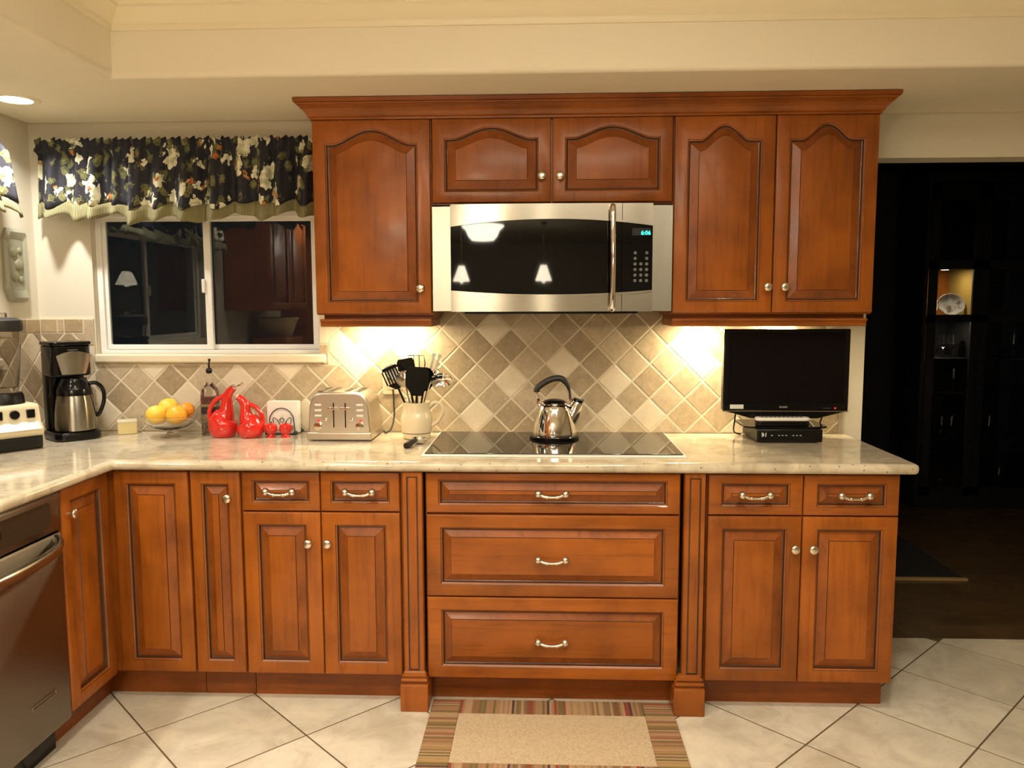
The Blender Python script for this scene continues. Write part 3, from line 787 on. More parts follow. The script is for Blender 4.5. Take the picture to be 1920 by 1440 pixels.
obj('lower_trim', curved(.294, .4065, zb_, bot, 0, .016, 8), 'steel', t, sharp=30)
hp = smooth_path([(mx(.255), yb(.255)-.002, .385), (mx(.255), yb(.255)-.030, .378), (mx(.256), yb(.255)-.042, .30), (mx(.257), yb(.255)-.046, .20), (mx(.257), yb(.255)-.042, .10), (mx(.256), yb(.255)-.030, .018), (mx(.256), yb(.255)-.002, .012)], 6)
obj('handle', MB().tube(hp, .0105, 14), 'chrome', dr, label='polished vertical handle')
obj('display', MB().box(mx(.330), yb(.35)+.002, 1.716-1.434, mx(.398), yb(.365)-.0005, 1.742-1.434), 'charcoal', cpn)
text('clock_digits', '6:06', .021, 'teal', cpn, (mx(.380), yb(.378)-.004, 1.724-1.434))
k = 0
for r in range(6):
    for c_ in range(3):
        if r < 2 and c_ == 1: continue
        x = .342+c_*.0215; z = 1.652-r*.0205
        obj('button', MB().lathe([(.0062, 0), (.0062, -.0016)], (mx(x), yb(x)+.0035, z-1.434), 10, 'y', sy=1), 'greyprint', cpn)
obj('vent', MB().box(mx(-.30), -.36, -.008, mx(.36), -.06, .0015), 'black', t, bevel=.004)
for a, c_, lb in ((-.4235, -.3475, 'stainless filler strip on the left of the microwave'), (.408, .4895, 'stainless filler strip on the right of the microwave')):
    o = obj('filler_strip', MB().box(a, -.345, 1.436, c_, -.32, 1.834), 'steel_v', bevel=.002); tag(o, lb, 'filler panel', 'filler strips beside the microwave')

# ------------------------------------------------------------------ ceiling lamps
def can(x, y, z, label, power, group=None, spread=2.4, size=.11, color=WARM):
    t_ = thing('recessed_light', label, 'lamp', (x, y, z), group=group)
    obj('trim_ring', MB().lathe([(.058, -.002), (.060, -.006), (.080, -.005), (.085, -.0005), (.085, 0), (.058, 0)], (0, 0, 0), 32, cap=False), 'trim', t_)
    obj('lens', MB().lathe([(.0575, -.002), (.03, -.0035), (.0005, -.004)], (0, 0, 0), 32), 'lens', t_)
    arealight(t_, (0, 0, -.012), power, size, color=color, spread=spread)
can(-1.975, -.41, ZS, 'bright recessed ceiling light in the left corner over the coffee maker', W_SINK, size=.07, color=COOL)
for y, nm in ((-1.5, 'above the dishwasher'), (-2.6, 'nearest the camera')): can(-1.85, y, ZS, 'recessed ceiling light over the left counter, '+nm, W_RUN*(1 if y > -2 else 7), 'recessed lights over the left counter')
for x in (-.75, .75):
    for y in (-1.65, -2.9): can(x, y, ZT, 'recessed light in the raised ceiling tray, %s row, %s' % ('front' if y < -2 else 'back', {-.75: 'left', .75: 'middle', 2.2: 'right'}[x]), W_TRAY, 'recessed lights in the ceiling tray')
t = thing('added_ceiling_fill', 'added rectangular fill light with a white diffuser in the raised tray, above the camera', 'lamp', (.15, -2.35, ZT))  # added fill light, brightens the tray sides and the wall cabinets
obj('frame', MB().box(-.66, -.36, -.055, .66, .36, 0), 'trim', t, bevel=.01)
obj('diffuser', MB().box(-.62, -.32, -.095, .62, .32, -.0552), mat('lit_diffuser', (1, 1, 1), .5, emit=2.0, ecol=(1, .90, .70)), t, bevel=.03, seg=4)
arealight(t, (0, 0, -.10), W_PANEL, 1.2, sy=.6)
for sx_ in (-1, 1): arealight(t, (sx_*.68, 0, -.05), W_PANEL*.12, .06, sy=.6, rot=(0, sx_*-PI/2, 0))
for sy_ in (-1, 1): arealight(t, (0, sy_*.38, -.05), W_PANEL*.2, 1.2, sy=.06, rot=(sy_*PI/2, 0, 0))
t = thing('ceiling_bowl_light', 'white glass bowl light hanging behind the camera, mirrored in the microwave', 'lamp', (-.83, -4.5, ZS))
obj('stem', MB().tube([(0, 0, 0), (0, 0, -.16)], .010, 10).lathe([(.06, 0), (.055, -.02), (.012, -.028)], (0, 0, 0), 20), 'brass', t)
obj('bowl', MB().lathe([(.285, -.075), (.275, -.085), (.225, -.115), (.195, -.165), (.15, -.20), (.0005, -.207)], (0, 0, 0), 36, cap=False), 'bowlglass', t)

def pendant(x, y, label):
    t_ = thing('pendant_lamp', label, 'lamp', (x, y, ZS), group='pendant lamps behind the camera')
    obj('cord', MB().tube([(0, 0, 0), (0, 0, -.40)], .004, 8).lathe([(.05, 0), (.045, -.018), (.005, -.024)], (0, 0, 0), 20), 'brass', t_)
    obj('lamp_shade', MB().lathe([(.045, -.40), (.050, -.41), (.118, -.545), (.114, -.545), (.047, -.414)], (0, 0, 0), 32, cap=False), 'shade', t_)
    bl = MB().ball((0, 0, -.535), .035, 16, 10); obj('bulb', bl, 'lens', t_)
    
pendant(-.03, -5.0, 'cone shaded pendant lamp mirrored near the middle of the microwave door')
pendant(-1.22, -5.0, 'cone shaded pendant lamp mirrored at the left edge of the microwave door')

# ------------------------------------------------------------------ cooktop and kettle
t = thing('cooktop', 'black glass cooktop with a pale metal front edge set into the counter', 'cooktop', (.04, -.31, .914))
obj('trim_frame', MB().box(-.482, -.268, 0, .475, .262, .0045), 'vinyl', t, bevel=.0015, label='pale metal trim')
obj('glass_top', MB().box(-.472, -.238, .0046, .468, .258, .0085), 'cookglass', t, bevel=.0015)
z0 = .9225
t = thing('kettle', 'polished steel kettle with black handle standing on the cooktop', 'kettle', (.047, -.20, z0))
obj('base_ring', MB().lathe([(.088, 0), (.100, .002), (.101, .010), (.094, .014), (.0005, .014)], seg=40), 'black', t)
obj('kettle_body', MB().lathe([(.090, .0142), (.091, .020), (.089, .032), (.084, .060), (.076, .092), (.068, .116), (.063, .130), (.058, .136), (.0005, .138)], seg=48), 'chrome', t)
ld = obj('lid', MB().lathe([(.050, .1385), (.049, .146), (.040, .153), (.022, .158), (.0005, .160)], seg=36), 'black', t)
obj('lid_ring', MB().lathe([(.0535, .1382), (.0545, .142), (.052, .1455), (.0505, .1384)], seg=36, cap=False), 'chrome', ld)
sp = [(.060, 0, .070), (.078, 0, .100), (.090, 0, .130), (.097, 0, .147)]
obj('spout', MB().tube(smooth_path(sp, 5), [.034-.014*i/15 for i in range(16)], 18), 'chrome', t)
obj('spout_cap', MB().tube([(.094, 0, .1475), (.098, 0, .157)], [.0225, .020], 16).tube([(.080, 0, .158), (.118, 0, .151)], .005, 8), 'black', t)
hp = smooth_path([(-.062, 0, .150), (-.068, 0, .170), (-.072, 0, .190), (-.064, 0, .208), (-.020, 0, .236), (.020, 0, .243), (.045, 0, .228), (.060, 0, .195), (.064, 0, .160)], 6)
nn = len(hp)
obj('handle', MB().tube(hp[11:], [(.0125 if i < 24 else .0125-.0075*min(1, (i-24)/8)) for i in range(nn-11)], 14), 'rubber', t, label='black curved handle')
obj('bracket', MB().tube(hp[:13], .0045, 8).tube([(-.060, 0, .128), (-.068, 0, .150), (-.064, 0, .160)], .006, 8).tube([(.058, 0, .130), (.070, 0, .145), (.066, 0, .162)], .0065, 8), 'chrome', t)

# ------------------------------------------------------------------ television corner
t = thing('receiver_box', 'flat dark set-top receiver box under the television', 'electronics', (.975, -.145, .914))
obj('case', MB().box(-.128, -.115, .004, .128, .115, .056), 'charcoal', t, bevel=.004)
obj('foot', MB().box(-.11, -.10, 0, .11, .10, .004), 'rubber', t)
obj('front_panel', MB().box(-.126, -.118, .010, .126, -.1155, .050), 'black', t, bevel=.001)
q = MB()
for i in range(9):
    if i not in (1, 5): q.box(-.075+i*.014, -.1192, .030, -.075+i*.014+.007, -.1181, .033)
obj('button_row', q, 'silverprint', t)
lg = obj('logo', MB().prism([(-.110+.009*math.cos(a_*.42-1.6), .034+.009*math.sin(a_*.42-1.6)) for a_ in range(9)], -.1192, -.1181).prism([(-.098, .026), (-.094, .026), (-.092, .042), (-.096, .042)], -.1192, -.1181), 'silverprint', t)
t = thing('television', 'small black flat-screen television standing on the receiver box', 'television', (.968, -.145, .9705))
obj('stand_base', MB().prism(rrect(-.165, .165, -.10, .10, .03), 0, .007, 'z'), 'blackglass', t, bevel=.002)
obj('stand_neck', MB().box(-.035, -.01, .007, .035, .02, .10), 'black', t, bevel=.004)
obj('housing', MB().box(-.245, -.058, .066, .251, -.018, .392).box(-.17, -.018, .09, .17, .02, .33), 'black', t, bevel=.004)
obj('screen', MB().box(-.224, -.0600, .098, .230, -.0582, .379), 'screen', t)
obj('bottom_strip', MB().box(-.245, -.061, .062, .251, -.050, .0665), 'steel', t)
obj('speaker_bar', MB().prism([(-.235, .0618), (.241, .0618), (.135, .034), (-.13, .034)], -.055, -.02), 'black', t, bevel=.003)
text('brand_lettering', 'SHARP', .011, 'silverprint', t, (-.005, -.0588, .080))
obj('faint_mark', MB().box(.150, -.0588, .0755, .182, -.0583, .0772), 'greyprint', t)
obj('sticker', MB().box(-.217, -.0592, .073, -.163, -.0583, .090), 'label', t)
obj('indicator', MB().box(.196, -.0592, .074, .203, -.0583, .079), 'redled', t)
t = thing('remote_control', 'pale grey remote control lying on the television stand', 'remote', (.952, -.2275, .978))
obj('case', MB().prism(rrect(-.105, .105, -.022, .022, .018), 0, .022, 'z'), 'black', t, bevel=.004)
obj('top_shell', MB().prism(rrect(-.106, .106, -.023, .023, .018), .022, .036, 'z'), 'whiteplastic', t, bevel=.004)
q = MB()
for i in range(10):
    for j in range(3): q.box(-.085+i*.017, -.013+j*.01, .036, -.085+i*.017+.009, -.007+j*.01, .0385)
bt = obj('button_field', q, 'greyprint', t); bt['kind'] = 'stuff'
for k, pts in enumerate(([(.788, -.150, 1.03), (.789, -.13, .985), (.794, -.10, .935), (.830, -.06, .9178)], [(1.143, -.150, 1.03), (1.141, -.11, .97), (1.141, -.07, .93), (1.158, -.03, .9178)])):
    o = obj('cable', MB().tube(smooth_path(pts, 6), .0035, 8), 'black')
    tag(o, ('thin black cable hanging down left of the receiver box', 'thin black cable hanging down right of the receiver box')[k], 'cable', 'television cables')

# ------------------------------------------------------------------ utensil crock and utensils
CX, CY = -.520, -.17
t = thing('utensil_crock', 'cream ceramic pitcher with a loop handle holding cooking utensils', 'pitcher', (CX, CY, .914))
pr = [(.050, 0), (.056, .004), (.058, .02), (.0635, .035), (.0645, .08), (.062, .096), (.0575, .104), (.0555, .115), (.055, .135), (.058, .148), (.0585, .151), (.0555, .151), (.052, .135), (.052, .11), (.057, .09), (.058, .04), (.048, .012), (.0005, .011)]
obj('jug_body', MB().lathe(pr, seg=40, cap=False).add([], []), 'cream', t)
obj('stripe', MB().lathe([(.0600, .024), (.0612, .0255), (.0606, .027)], seg=40, cap=False), 'wire', t)
obj('handle', MB().tube(smooth_path([(.052, 0, .130), (.075, 0, .148), (.100, 0, .140), (.110, 0, .115), (.098, 0, .085), (.078, 0, .062), (.060, 0, .050)], 6), .0075, 12), 'cream', t)
def stick(name, label, tip, head, m_, parts, r=.004, foot=None, hm=None, yaw=0, tilt=0):
    """utensil: handle from inside the crock to tip, head mesh placed at tip along the handle direction"""
    t_ = thing(name, label, 'utensil', (0, 0, 0))
    f0 = Vector(foot or (CX+(CX-tip[0])*.12, tip[1], .93)); t_.location = f0
    tp = Vector(tip)-f0
    obj('handle', MB().tube([(0, 0, 0), tuple(tp*.5), tuple(tp)], [r*1.15, r, r*.9], 10), hm or m_, t_)
    z_ = tp.normalized(); y_ = Vector((0, 1, 0)); y_ = (y_-z_*y_.dot(z_)).normalized(); x_ = y_.cross(z_)
    R_ = Matrix((x_, y_, z_)).transposed() @ Matrix.Rotation(yaw, 3, 'Z') @ Matrix.Rotation(tilt, 3, 'X')
    hd_ = obj(parts, head, m_, t_, tuple(tp)); hd_.rotation_euler = R_.to_euler()
    return t_
def paddle(w0, w1, h, th=.003, slots=0):
    out = [(-w0, 0), (w0, 0), (w1, h*.35), (w1*1.02, h*.8), (w1*.8, h), (-w1*.8, h), (-w1*1.02, h*.8), (-w1, h*.35)]
    b_ = MB()
    if not slots: return b_.prism(out, -th/2, th/2)
    b_.prism([(-w0, 0), (w0, 0), (w1, h*.28), (-w1, h*.28)], -th/2, th/2)
    b_.prism([(-w1*1.02, h*.86), (w1*1.02, h*.86), (w1*.8, h), (-w1*.8, h)], -th/2, th/2)
    for i in range(slots+1):
        x = -w1+2*w1*i/slots; b_.box(x-.0028, -th/2, h*.27, x+.0028, th/2, h*.87)
    return b_
def spoonhead(rx, h, depth=.012, m2=1):
    b_ = MB(); n1, n2 = 8, 16; vs = []; fs = []
    for lay_, off in ((0, 0), (1, -.0022)):
        for i in range(n1+1):
            rr_ = i/n1
            for j in range(n2):
                a_ = 2*PI*j/n2
                vs.append((rx*rr_*math.cos(a_), depth*(1-rr_*rr_)+off, h/2+h/2*rr_*math.sin(a_)))
    K = (n1+1)*n2
    for l_ in (0, 1):
        for i in range(n1):
            for j in range(n2): fs.append((l_*K+i*n2+j, l_*K+i*n2+(j+1) % n2, l_*K+(i+1)*n2+(j+1) % n2, l_*K+(i+1)*n2+j))
    for j in range(n2): fs.append((n1*n2+j, n1*n2+(j+1) % n2, K+n1*n2+(j+1) % n2, K+n1*n2+j))
    return b_.add(vs, fs)
def ut(px, z, y=CY): return (px, y, z)
def uy(dx, dy, z): return (CX+dx, CY+dy, z)
stick('spatula', 'broad black spatula standing in front in the pitcher', uy(.008, -.043, 1.094), paddle(.018, .047, .118, .004), 'black', 'blade', .0050, yaw=.12)
stick('ladle', 'grey metal ladle with its round bowl turned away, left of the broad black spatula', uy(-.036, -.027, 1.128), spoonhead(.036, .068, .013), 'steel', 'bowl', .0042, yaw=3.14)
stick('slotted_turner', 'black slotted turner leaning left out of the cream pitcher', uy(-.072, -.008, 1.120), paddle(.010, .036, .098, .004, 6), 'black', 'blade', .0048)
t = thing('serving_spoon', 'shiny steel serving spoon hooked over to the right of the pitcher', 'utensil', (CX+.012, CY-.014, .93))
obj('handle', MB().tube(smooth_path([(0, 0, 0), (.020, 0, .12), (.046, 0, .21), (.071, -.002, .262), (.081, -.004, .268), (.080, -.006, .250), (.074, -.008, .232)], 5), .0036, 8), 'chrome', t)
obj('bowl', spoonhead(.046, .064, .018), 'chrome', t, (.096, -.010, .196), (.30, 0, .1))
stick('solid_spoon', 'black solid spoon standing behind the broad spatula', uy(.028, .006, 1.108), spoonhead(.038, .100, .008), 'black', 'bowl', .0048)
stick('tongs', 'pair of steel tongs leaning right at the back of the pitcher', uy(.060, .019, 1.165), MB().box(-.016, -.004, 0, -.007, .002, .085).box(.005, -.004, 0, .014, .002, .088).box(-.020, -.005, .085, -.006, .003, .098).box(.005, -.005, .088, .018, .003, .100), 'steel_v', 'jaw', .0050)
stick('scraper', 'pale rubber scraper at the far left of the pitcher', uy(-.090, .009, 1.160), paddle(.012, .024, .060, .006), 'whiteplastic', 'blade', .0038)
stick('pasta_fork', 'black pasta fork rising at the back left of the pitcher', uy(-.038, .027, 1.172), paddle(.010, .036, .070, .010), 'black', 'scoop', .0048)
stick('potato_masher', 'wire potato masher standing at the back of the pitcher', uy(-.004, .042, 1.188), MB().tube([(-.03, 0, 0), (-.036, 0, .03), (-.032, 0, .066), (.032, 0, .066), (.036, 0, .03), (.03, 0, 0)], .0028, 8).tube([(-.03, 0, 0), (.03, 0, 0)], .0028, 8).tube([(-.01, 0, 0), (-.01, 0, .066)], .002, 8).tube([(.012, 0, 0), (.012, 0, .066)], .002, 8), 'steel', 'wire_head', .004)
# spoon rest in front
t = thing('measuring_scoop', 'small steel scoop with a dark grip lying in front of the cream pitcher', 'scoop', (-.50, -.33, .9145))
obj('cup', MB().lathe([(.016, 0), (.026, .003), (.033, .016), (.034, .020), (.031, .020), (.024, .006), (.0005, .004)], (.012, .03, .002), 26, cap=False), 'chrome', t)
obj('handle', MB().tube([(-.002, .004, .016), (-.014, -.04, .013), (-.022, -.085, .010)], [.008, .013, .012], 12), 'charcoal', t, label='dark grip')

# ------------------------------------------------------------------ toaster
t = thing('toaster', 'brushed steel four-slot toaster left of the cream pitcher', 'toaster', (-.822, -.175, .914))
pf = [(-.130, .012), (-.128, .03), (-.122, .14), (-.112, .172), (-.092, .192), (-.07, .198), (.07, .198), (.092, .192), (.112, .172), (.122, .14), (.128, .03), (.130, .012)]
bd = obj('toaster_body', MB().prism(pf, -.075, .14), 'steel_toaster', t, bevel=.008, seg=3)
obj('base_skirt', MB().prism([(-.131, .004), (-.1315, .035), (.1315, .035), (.131, .004)], -.083, .143), 'steel_toaster', t, bevel=.004)
obj('foot_bar', MB().box(-.11, -.07, 0, .11, .13, .008), 'black', t)
for x in (-.082, -.040, .026, .068): obj('slot', MB().box(x-.011, -.045, .1965, x+.011, .105, .1992), 'black', t)
for x in (-.022, .026):
    obj('lever_track', MB().box(x-.002, -.0775, .055, x+.002, -.0745, .155), 'black', t)
    obj('lever', MB().box(x-.022, -.092, .128, x+.020, -.078, .139), 'chrome', t, bevel=.003)
for x in (-.085, .085):
    for z in (.147, .125, .103): obj('button', MB().prism(rrect(x-.0145, x+.0145, z-.004, z+.004, .0035), -.0795, -.0748), 'whiteplastic', t, bevel=.001)
    obj('indicator', MB().lathe([(.0055, -.0755), (.004, -.0785), (.0005, -.079)], (x+.002, 0, .083), 12, 'y'), 'redled', t)
    obj('dial', MB().lathe([(.017, -.0750), (.0165, -.0885), (.014, -.0905), (.0005, -.091)], (x, 0, .060), 22, 'y'), 'chrome', t)
    obj('small_knob', MB().lathe([(.006, -.0750), (.005, -.081), (.0005, -.082)], (x*.63, 0, .088), 14, 'y'), 'chrome', t)
o = obj('power_cord', MB().tube(smooth_path([(-.682, -.05, .924), (-.668, -.07, .919), (-.648, -.06, .935), (-.640, -.03, .985), (-.642, -.022, 1.05), (-.645, -.020, 1.10)], 8), .0038, 8), 'rubber')
tag(o, 'black cord rising from the toaster to the wall outlet', 'cord')
t = thing('wall_outlet', 'beige wall outlet on the tiles behind the utensils', 'outlet', (-.655, -.0108, 1.135))
obj('cover_plate', MB().prism(rrect(-.036, .036, -.058, .058, .006), -.006, 0), 'outlet', t, bevel=.002)
for z in (-.022, .022): obj('socket', MB().prism(rrect(-.017, .017, z-.014, z+.014, .008), -.0075, -.0062), 'outlet', t)
obj('plug', MB().box(-.012, -.019, .006, .026, -.0078, .036), 'rubber', t, bevel=.004)

# ------------------------------------------------------------------ napkin holder, shakers, cruets, bottle, fruit, box
t = thing('napkin_holder', 'black wire napkin holder with an arch and flower, full of white napkins', 'napkin holder', (-1.108, -.075, .914))
q = MB(); yy = -.024
arch = [(-.052, yy, .006), (-.052, yy, .055)]+[(-.052*math.cos(PI*i/14), yy, .058+.055*math.sin(PI*i/14)) for i in range(15)]+[(.052, yy, .055), (.056, yy, .006)]
q.tube(arch, .0022, 8)
def loop(cx, cz, ax, az, rot): 
    pts = []
    for i in range(20):
        a_ = 2*PI*i/20; x, z = ax*math.cos(a_), az*math.sin(a_); pts.append((cx+x*math.cos(rot)-z*math.sin(rot), yy, cz+x*math.sin(rot)+z*math.cos(rot)))
    return pts
for a_ in ((-.021, .045, .011, .030, .45), (.025, .045, .011, .030, -.45), (0.001, .062, .009, .009, 0), (-.036, .030, .008, .010, 0), (.040, .030, .008, .010, 0)): q.tube(loop(*a_), .0017, 6, closed=True)
obj('wire_frame', q, 'wire', t)
obj('wire_frame', MB().tube([(p[0], .03, p[2]) for p in arch], .0022, 8), 'wire', t)
obj('base_plate', MB().box(-.056, -.034, .002, .060, .042, .006).ball((.062, -.036, .010), .0095, 12, 8).ball((.062, .044, .010), .0095, 12, 8).ball((-.06, -.036, .010), .0095, 12, 8), 'wire', t)
nap = thing('napkin_stack', 'stack of white paper napkins upright in the wire holder', 'napkins', (-1.108, -.072, .9203))
q = MB()
for i in range(9): q.box(-.064+.001*(i % 3), -.018+i*.0045, 0, .066-.001*(i % 2), -.0142+i*.0045, .134-.0012*(i % 4))
s_ = obj('napkin_sheets', q, 'paper', nap); s_['kind'] = 'stuff'
def shaker(x, y, label):
    t_ = thing('shaker', label, 'shaker', (x, y, .914))
    obj('shaker_body', MB().lathe([(.019, 0), (.020, .002), (.014, .009), (.013, .013), (.020, .018), (.026, .030), (.027, .040), (.023, .053), (.014, .058), (.006, .0555), (.0005, .053)], seg=28), 'red', t_)
    obj('stem', MB().tube([(0, 0, .053), (.001, 0, .062), (.004, 0, .066)], .0022, 8), 'wire', t_)
shaker(-1.132, -.165, 'small red apple-shaped shaker next to the red cruets')
shaker(-1.070, -.165, 'small red apple-shaped shaker, the right one, before the napkin holder')
def cruet(x, y, sgn, h, label, spout, rad):
    t_ = thing('cruet', label, 'cruet', (x, y, .914))
    # gourd body leaning, then a neck curving over
    P = [(0, 0, .0, .040), (0, 0, .004, .048), (0, 0, .026, .0585), (0, 0, .050, .0605), (sgn*.001, 0, .066, .0580), (sgn*.005, 0, .082, .049), (sgn*.014, 0, .097, .0355), (sgn*.018, 0, .116, .0285), (sgn*.020, 0, .138, .0240), (sgn*.022, 0, .164, .0210), (sgn*.036, 0, .188, .0170), (sgn*.053, 0, .203, .0145)]
    P = [(p[0]*rad, 0, p[2]*h, p[3]*rad) for p in P]
    sm = smooth_path(P, 5)
    b_ = MB().tube([p[:3] for p in sm], [p[3] for p in sm], 26)
    obj('cruet_body', b_, 'red', t_, sharp=70)
    hp_ = smooth_path([(sgn*.016*rad, 0, .172*h), (-sgn*.012*rad, 0, .160*h), (-sgn*.037*rad, 0, .142*h), (-sgn*.054*rad, 0, .112*h), (-sgn*.0575*rad, 0, .078*h), (-sgn*.050*rad, 0, .048*h)], 6)
    obj('handle', MB().tube(hp_, .0095, 12), 'red', t_)
    e = Vector(P[-1][:3]); dr_ = Vector((sgn*.9, 0, .42)).normalized()
    if spout:
        obj('pour_spout', MB().tube([tuple(e-dr_*.012), tuple(e+dr_*.004)], .0135, 14).tube([tuple(e), tuple(e+dr_*.018), tuple(e+dr_*.042)], [.006, .004, .0055], 10), 'chrome', t_)
    else:
        obj('pour_spout', MB().tube([tuple(e-dr_*.002), tuple(e+dr_*.006)], .010, 14), 'cream', t_)
cruet(-1.338, -.155, 1, 1.02, 'tall red gourd-shaped cruet with a chrome pour spout', True, .98)
cruet(-1.218, -.165, -1, .83, 'shorter red gourd-shaped cruet leaning towards the tall one', False, .92)
t = thing('oil_bottle', 'square glass bottle layered with dark peppers behind the red cruet', 'bottle', (-1.419, -.085, .914))
gl = [(.034, 0), (.036, .003), (.036, .165), (.034, .182), (.026, .20), (.015, .214), (.0125, .225), (.0125, .265), (.015, .267)]
def sqlathe(pr_, seg=32):
    b_ = MB().lathe(pr_, seg=seg)
    out = []
    for x, y, z in b_.v:
        a_ = math.atan2(y, x); r_ = math.hypot(x, y); f_ = 1/max(abs(math.cos(a_)), abs(math.sin(a_)))
        k_ = max(0, min(1, (r_-.013)/.012)); s_2 = 1+(min(f_, 1.28)*.9-1)*k_
        out.append((x*s_2, y*s_2, z))
    b_.v = out; return b_
obj('glass_body', sqlathe(gl), 'glass', t)
for nm, z0_, z1_, c_ in (('filling', .004, .052, (.20, .14, .08)), ('filling', .053, .088, (.32, .24, .14)), ('filling', .089, .118, (.035, .018, .03)), ('filling', .119, .130, (.36, .28, .12)), ('filling', .131, .160, (.13, .012, .012))):
    mm = mat('bottle_filling', c_, .5); nz = N(mm); no = nz.n('TexNoise', i_Vector=nz.coord((1, 1, 1)), i_Scale=70.0, i_Detail=3.0)
    nz.color(nz.ramp(no.outputs[0], [(.35, tuple(v*.5 for v in c_)), (.65, tuple(min(1, v*1.5) for v in c_))]))
    obj(nm, sqlathe([(.0315, z0_), (.0325, (z0_+z1_)/2), (.0315, z1_)]), mm, t)
obj('pourer', MB().ball((0, 0, .272), .013, 16, 10).tube([(0, 0, .28), (.001, 0, .30), (.003, 0, .315)], [.005, .0035, .003], 10).lathe([(.0055, .313), (.0055, .322)], (.003, 0, 0), 12), 'charcoal', t)

t = thing('fruit_bowl', 'clear glass footed bowl holding yellow and orange fruit', 'bowl', (-1.558, -.165, .914))
obj('glass_body', MB().lathe([(.040, 0), (.042, .003), (.016, .012), (.013, .022), (.03, .032), (.070, .043), (.096, .062), (.108, .090), (.110, .092), (.1055, .092), (.093, .065), (.068, .048), (.03, .038), (.0005, .036)], seg=40, cap=False), 'glass', t)
def frt(x, y, z, r_, m_, nm, lb):
    pr_ = [(max(.0004, r_*math.sin(PI*i/16)), -r_*.93*math.cos(PI*i/16)-(.09*r_*math.exp(-((16-i)/1.6)**2))) for i in range(17)]
    t_ = thing(nm, lb, 'fruit', (x, y, z), group='fruit in the glass bowl')
    obj('peel', MB().lathe(pr_, seg=26), m_, t_, rot=(random.uniform(-.5, .3), random.uniform(-.4, .4), 0)); return t_
FX, FY = -1.558, -.165
frt(FX-.0430, FY-.030, 1.0105, .0415, 'grapefruit', 'grapefruit', 'yellow grapefruit at the front left of the glass bowl')
frt(FX+.0430, FY-.030, 1.0105, .0415, 'grapefruit2', 'grapefruit', 'orange tinged grapefruit at the front right of the glass bowl')
frt(FX-.030, FY+.050, 1.0320, .0415, 'grapefruit', 'grapefruit', 'yellow grapefruit at the back of the glass bowl, rising above the others')
frt(FX+.050, FY+.046, 1.0230, .0325, 'orange', 'orange', 'small deep orange fruit at the back right of the glass bowl')
t = thing('small_box', 'small pale yellow box between the coffee maker and the fruit bowl', 'box', (-1.785, -.085, .914), .5)
obj('carton', MB().box(-.038, -.030, 0, .038, .030, .058), 'butter', t, bevel=.004)
obj('lid', MB().box(-.039, -.031, .046, .039, .031, .060), 'creamplastic', t, bevel=.004)

# ------------------------------------------------------------------ coffee maker
t = thing('coffee_maker', 'black coffee maker with a steel carafe, beside the window', 'coffee maker', (-1.975, -.190, .914), .86)
obj('base', MB().prism(rrect(-.086, .092, -.125, .075, .045), 0, .036, 'z'), 'black', t, bevel=.008, seg=3)
obj('tower', MB().prism(rrect(-.076, .072, .0, .070, .02), .036, .386, 'z'), 'black', t, bevel=.006)
hd_ = obj('brew_head', MB().prism(rrect(-.078, .074, -.085, .068, .03), .262, .386, 'z'), 'black', t, bevel=.006, seg=3)
obj('lid', MB().prism(rrect(-.082, .078, -.089, .072, .03), .3865, .402, 'z'), 'black', t, bevel=.005, seg=3)
b = MB(); vs = []; fs = []
for i in range(15):
    u = i/14*2-1
    for zf in (0, 1):
        hw = .046 if zf == 0 else .066
        x = .002+u*hw; y = -.090-.008*(1-u*u) + (.005 if zf == 0 else 0)
        zz = .270 if zf == 0 else .346+.018*(1-u*u)
        vs += [(x, y, zz), (x, y+.012, zz)]
for i in range(14):
    a = i*4
    fs += [(a, a+4, a+6, a+2), (a+1, a+3, a+7, a+5), (a, a+1, a+5, a+4), (a+2, a+6, a+7, a+3)]
fs += [(0, 2, 3, 1), (56, 57, 59, 58)]
obj('steel_plate', b.add(vs, fs), 'steel_v', hd_)
ca = obj('carafe', MB().lathe([(.068, .0365), (.078, .040), (.079, .060), (.077, .11), (.072, .155), (.066, .182), (.0005, .183)], (.010, -.048, 0), 40), 'steel_v', t, label='steel carafe')
obj('collar', MB().lathe([(.0665, .1832), (.066, .205), (.056, .232), (.050, .240), (.048, .252), (.0005, .254)], (.010, -.048, 0), 36), 'black', ca)
obj('handle', MB().tube(smooth_path([(.058, -.07, .226), (.085, -.075, .228), (.108, -.080, .205), (.114, -.08, .165), (.104, -.08, .125), (.090, -.075, .095), (.080, -.07, .10), (.072, -.07, .14), (.064, -.07, .20)], 5), .008, 12), 'black', ca)
obj('front_mark', MB().box(-.02, -.0865, .367, .02, -.0852, .371), 'greyprint', hd_)

# ------------------------------------------------------------------ blender
t = thing('blender', 'cream countertop blender with a clear jar and black controls at the left edge', 'blender', (-2.072, -.44, .914), .92)
obj('black_base', MB().prism(rrect(-.095, .095, -.115, .085, .03), 0, .052, 'z'), 'charcoal', t, bevel=.006)
hs = [(-.112, .052), (-.125, .062), (-.128, .080), (-.100, .105), (-.086, .165), (-.075, .172), (.075, .172), (.082, .16), (.085, .052)]
bs = obj('housing', MB().prism(hs, -.092, .092, 'x'), 'creamplastic', t, bevel=.010, seg=3)
obj('keypad', MB().prism([(-.1265, .083), (-.1315, .079), (-.1035, .103), (-.100, .1065)], -.078, .078, 'x'), 'whiteplastic', bs, bevel=.001)
for k, x in enumerate((-.055, .0, .055)):
    z = .137; y = -.0945
    if k == 1: obj('dial', MB().lathe([(.0175, -.003), (.016, -.013), (.0005, -.014)], (x, y+.004, z), 18, 'y'), 'black', bs)
    else: obj('switch', MB().box(x-.014, y-.008, z-.016, x+.014, y+.006, z+.016), 'black', bs, bevel=.002)
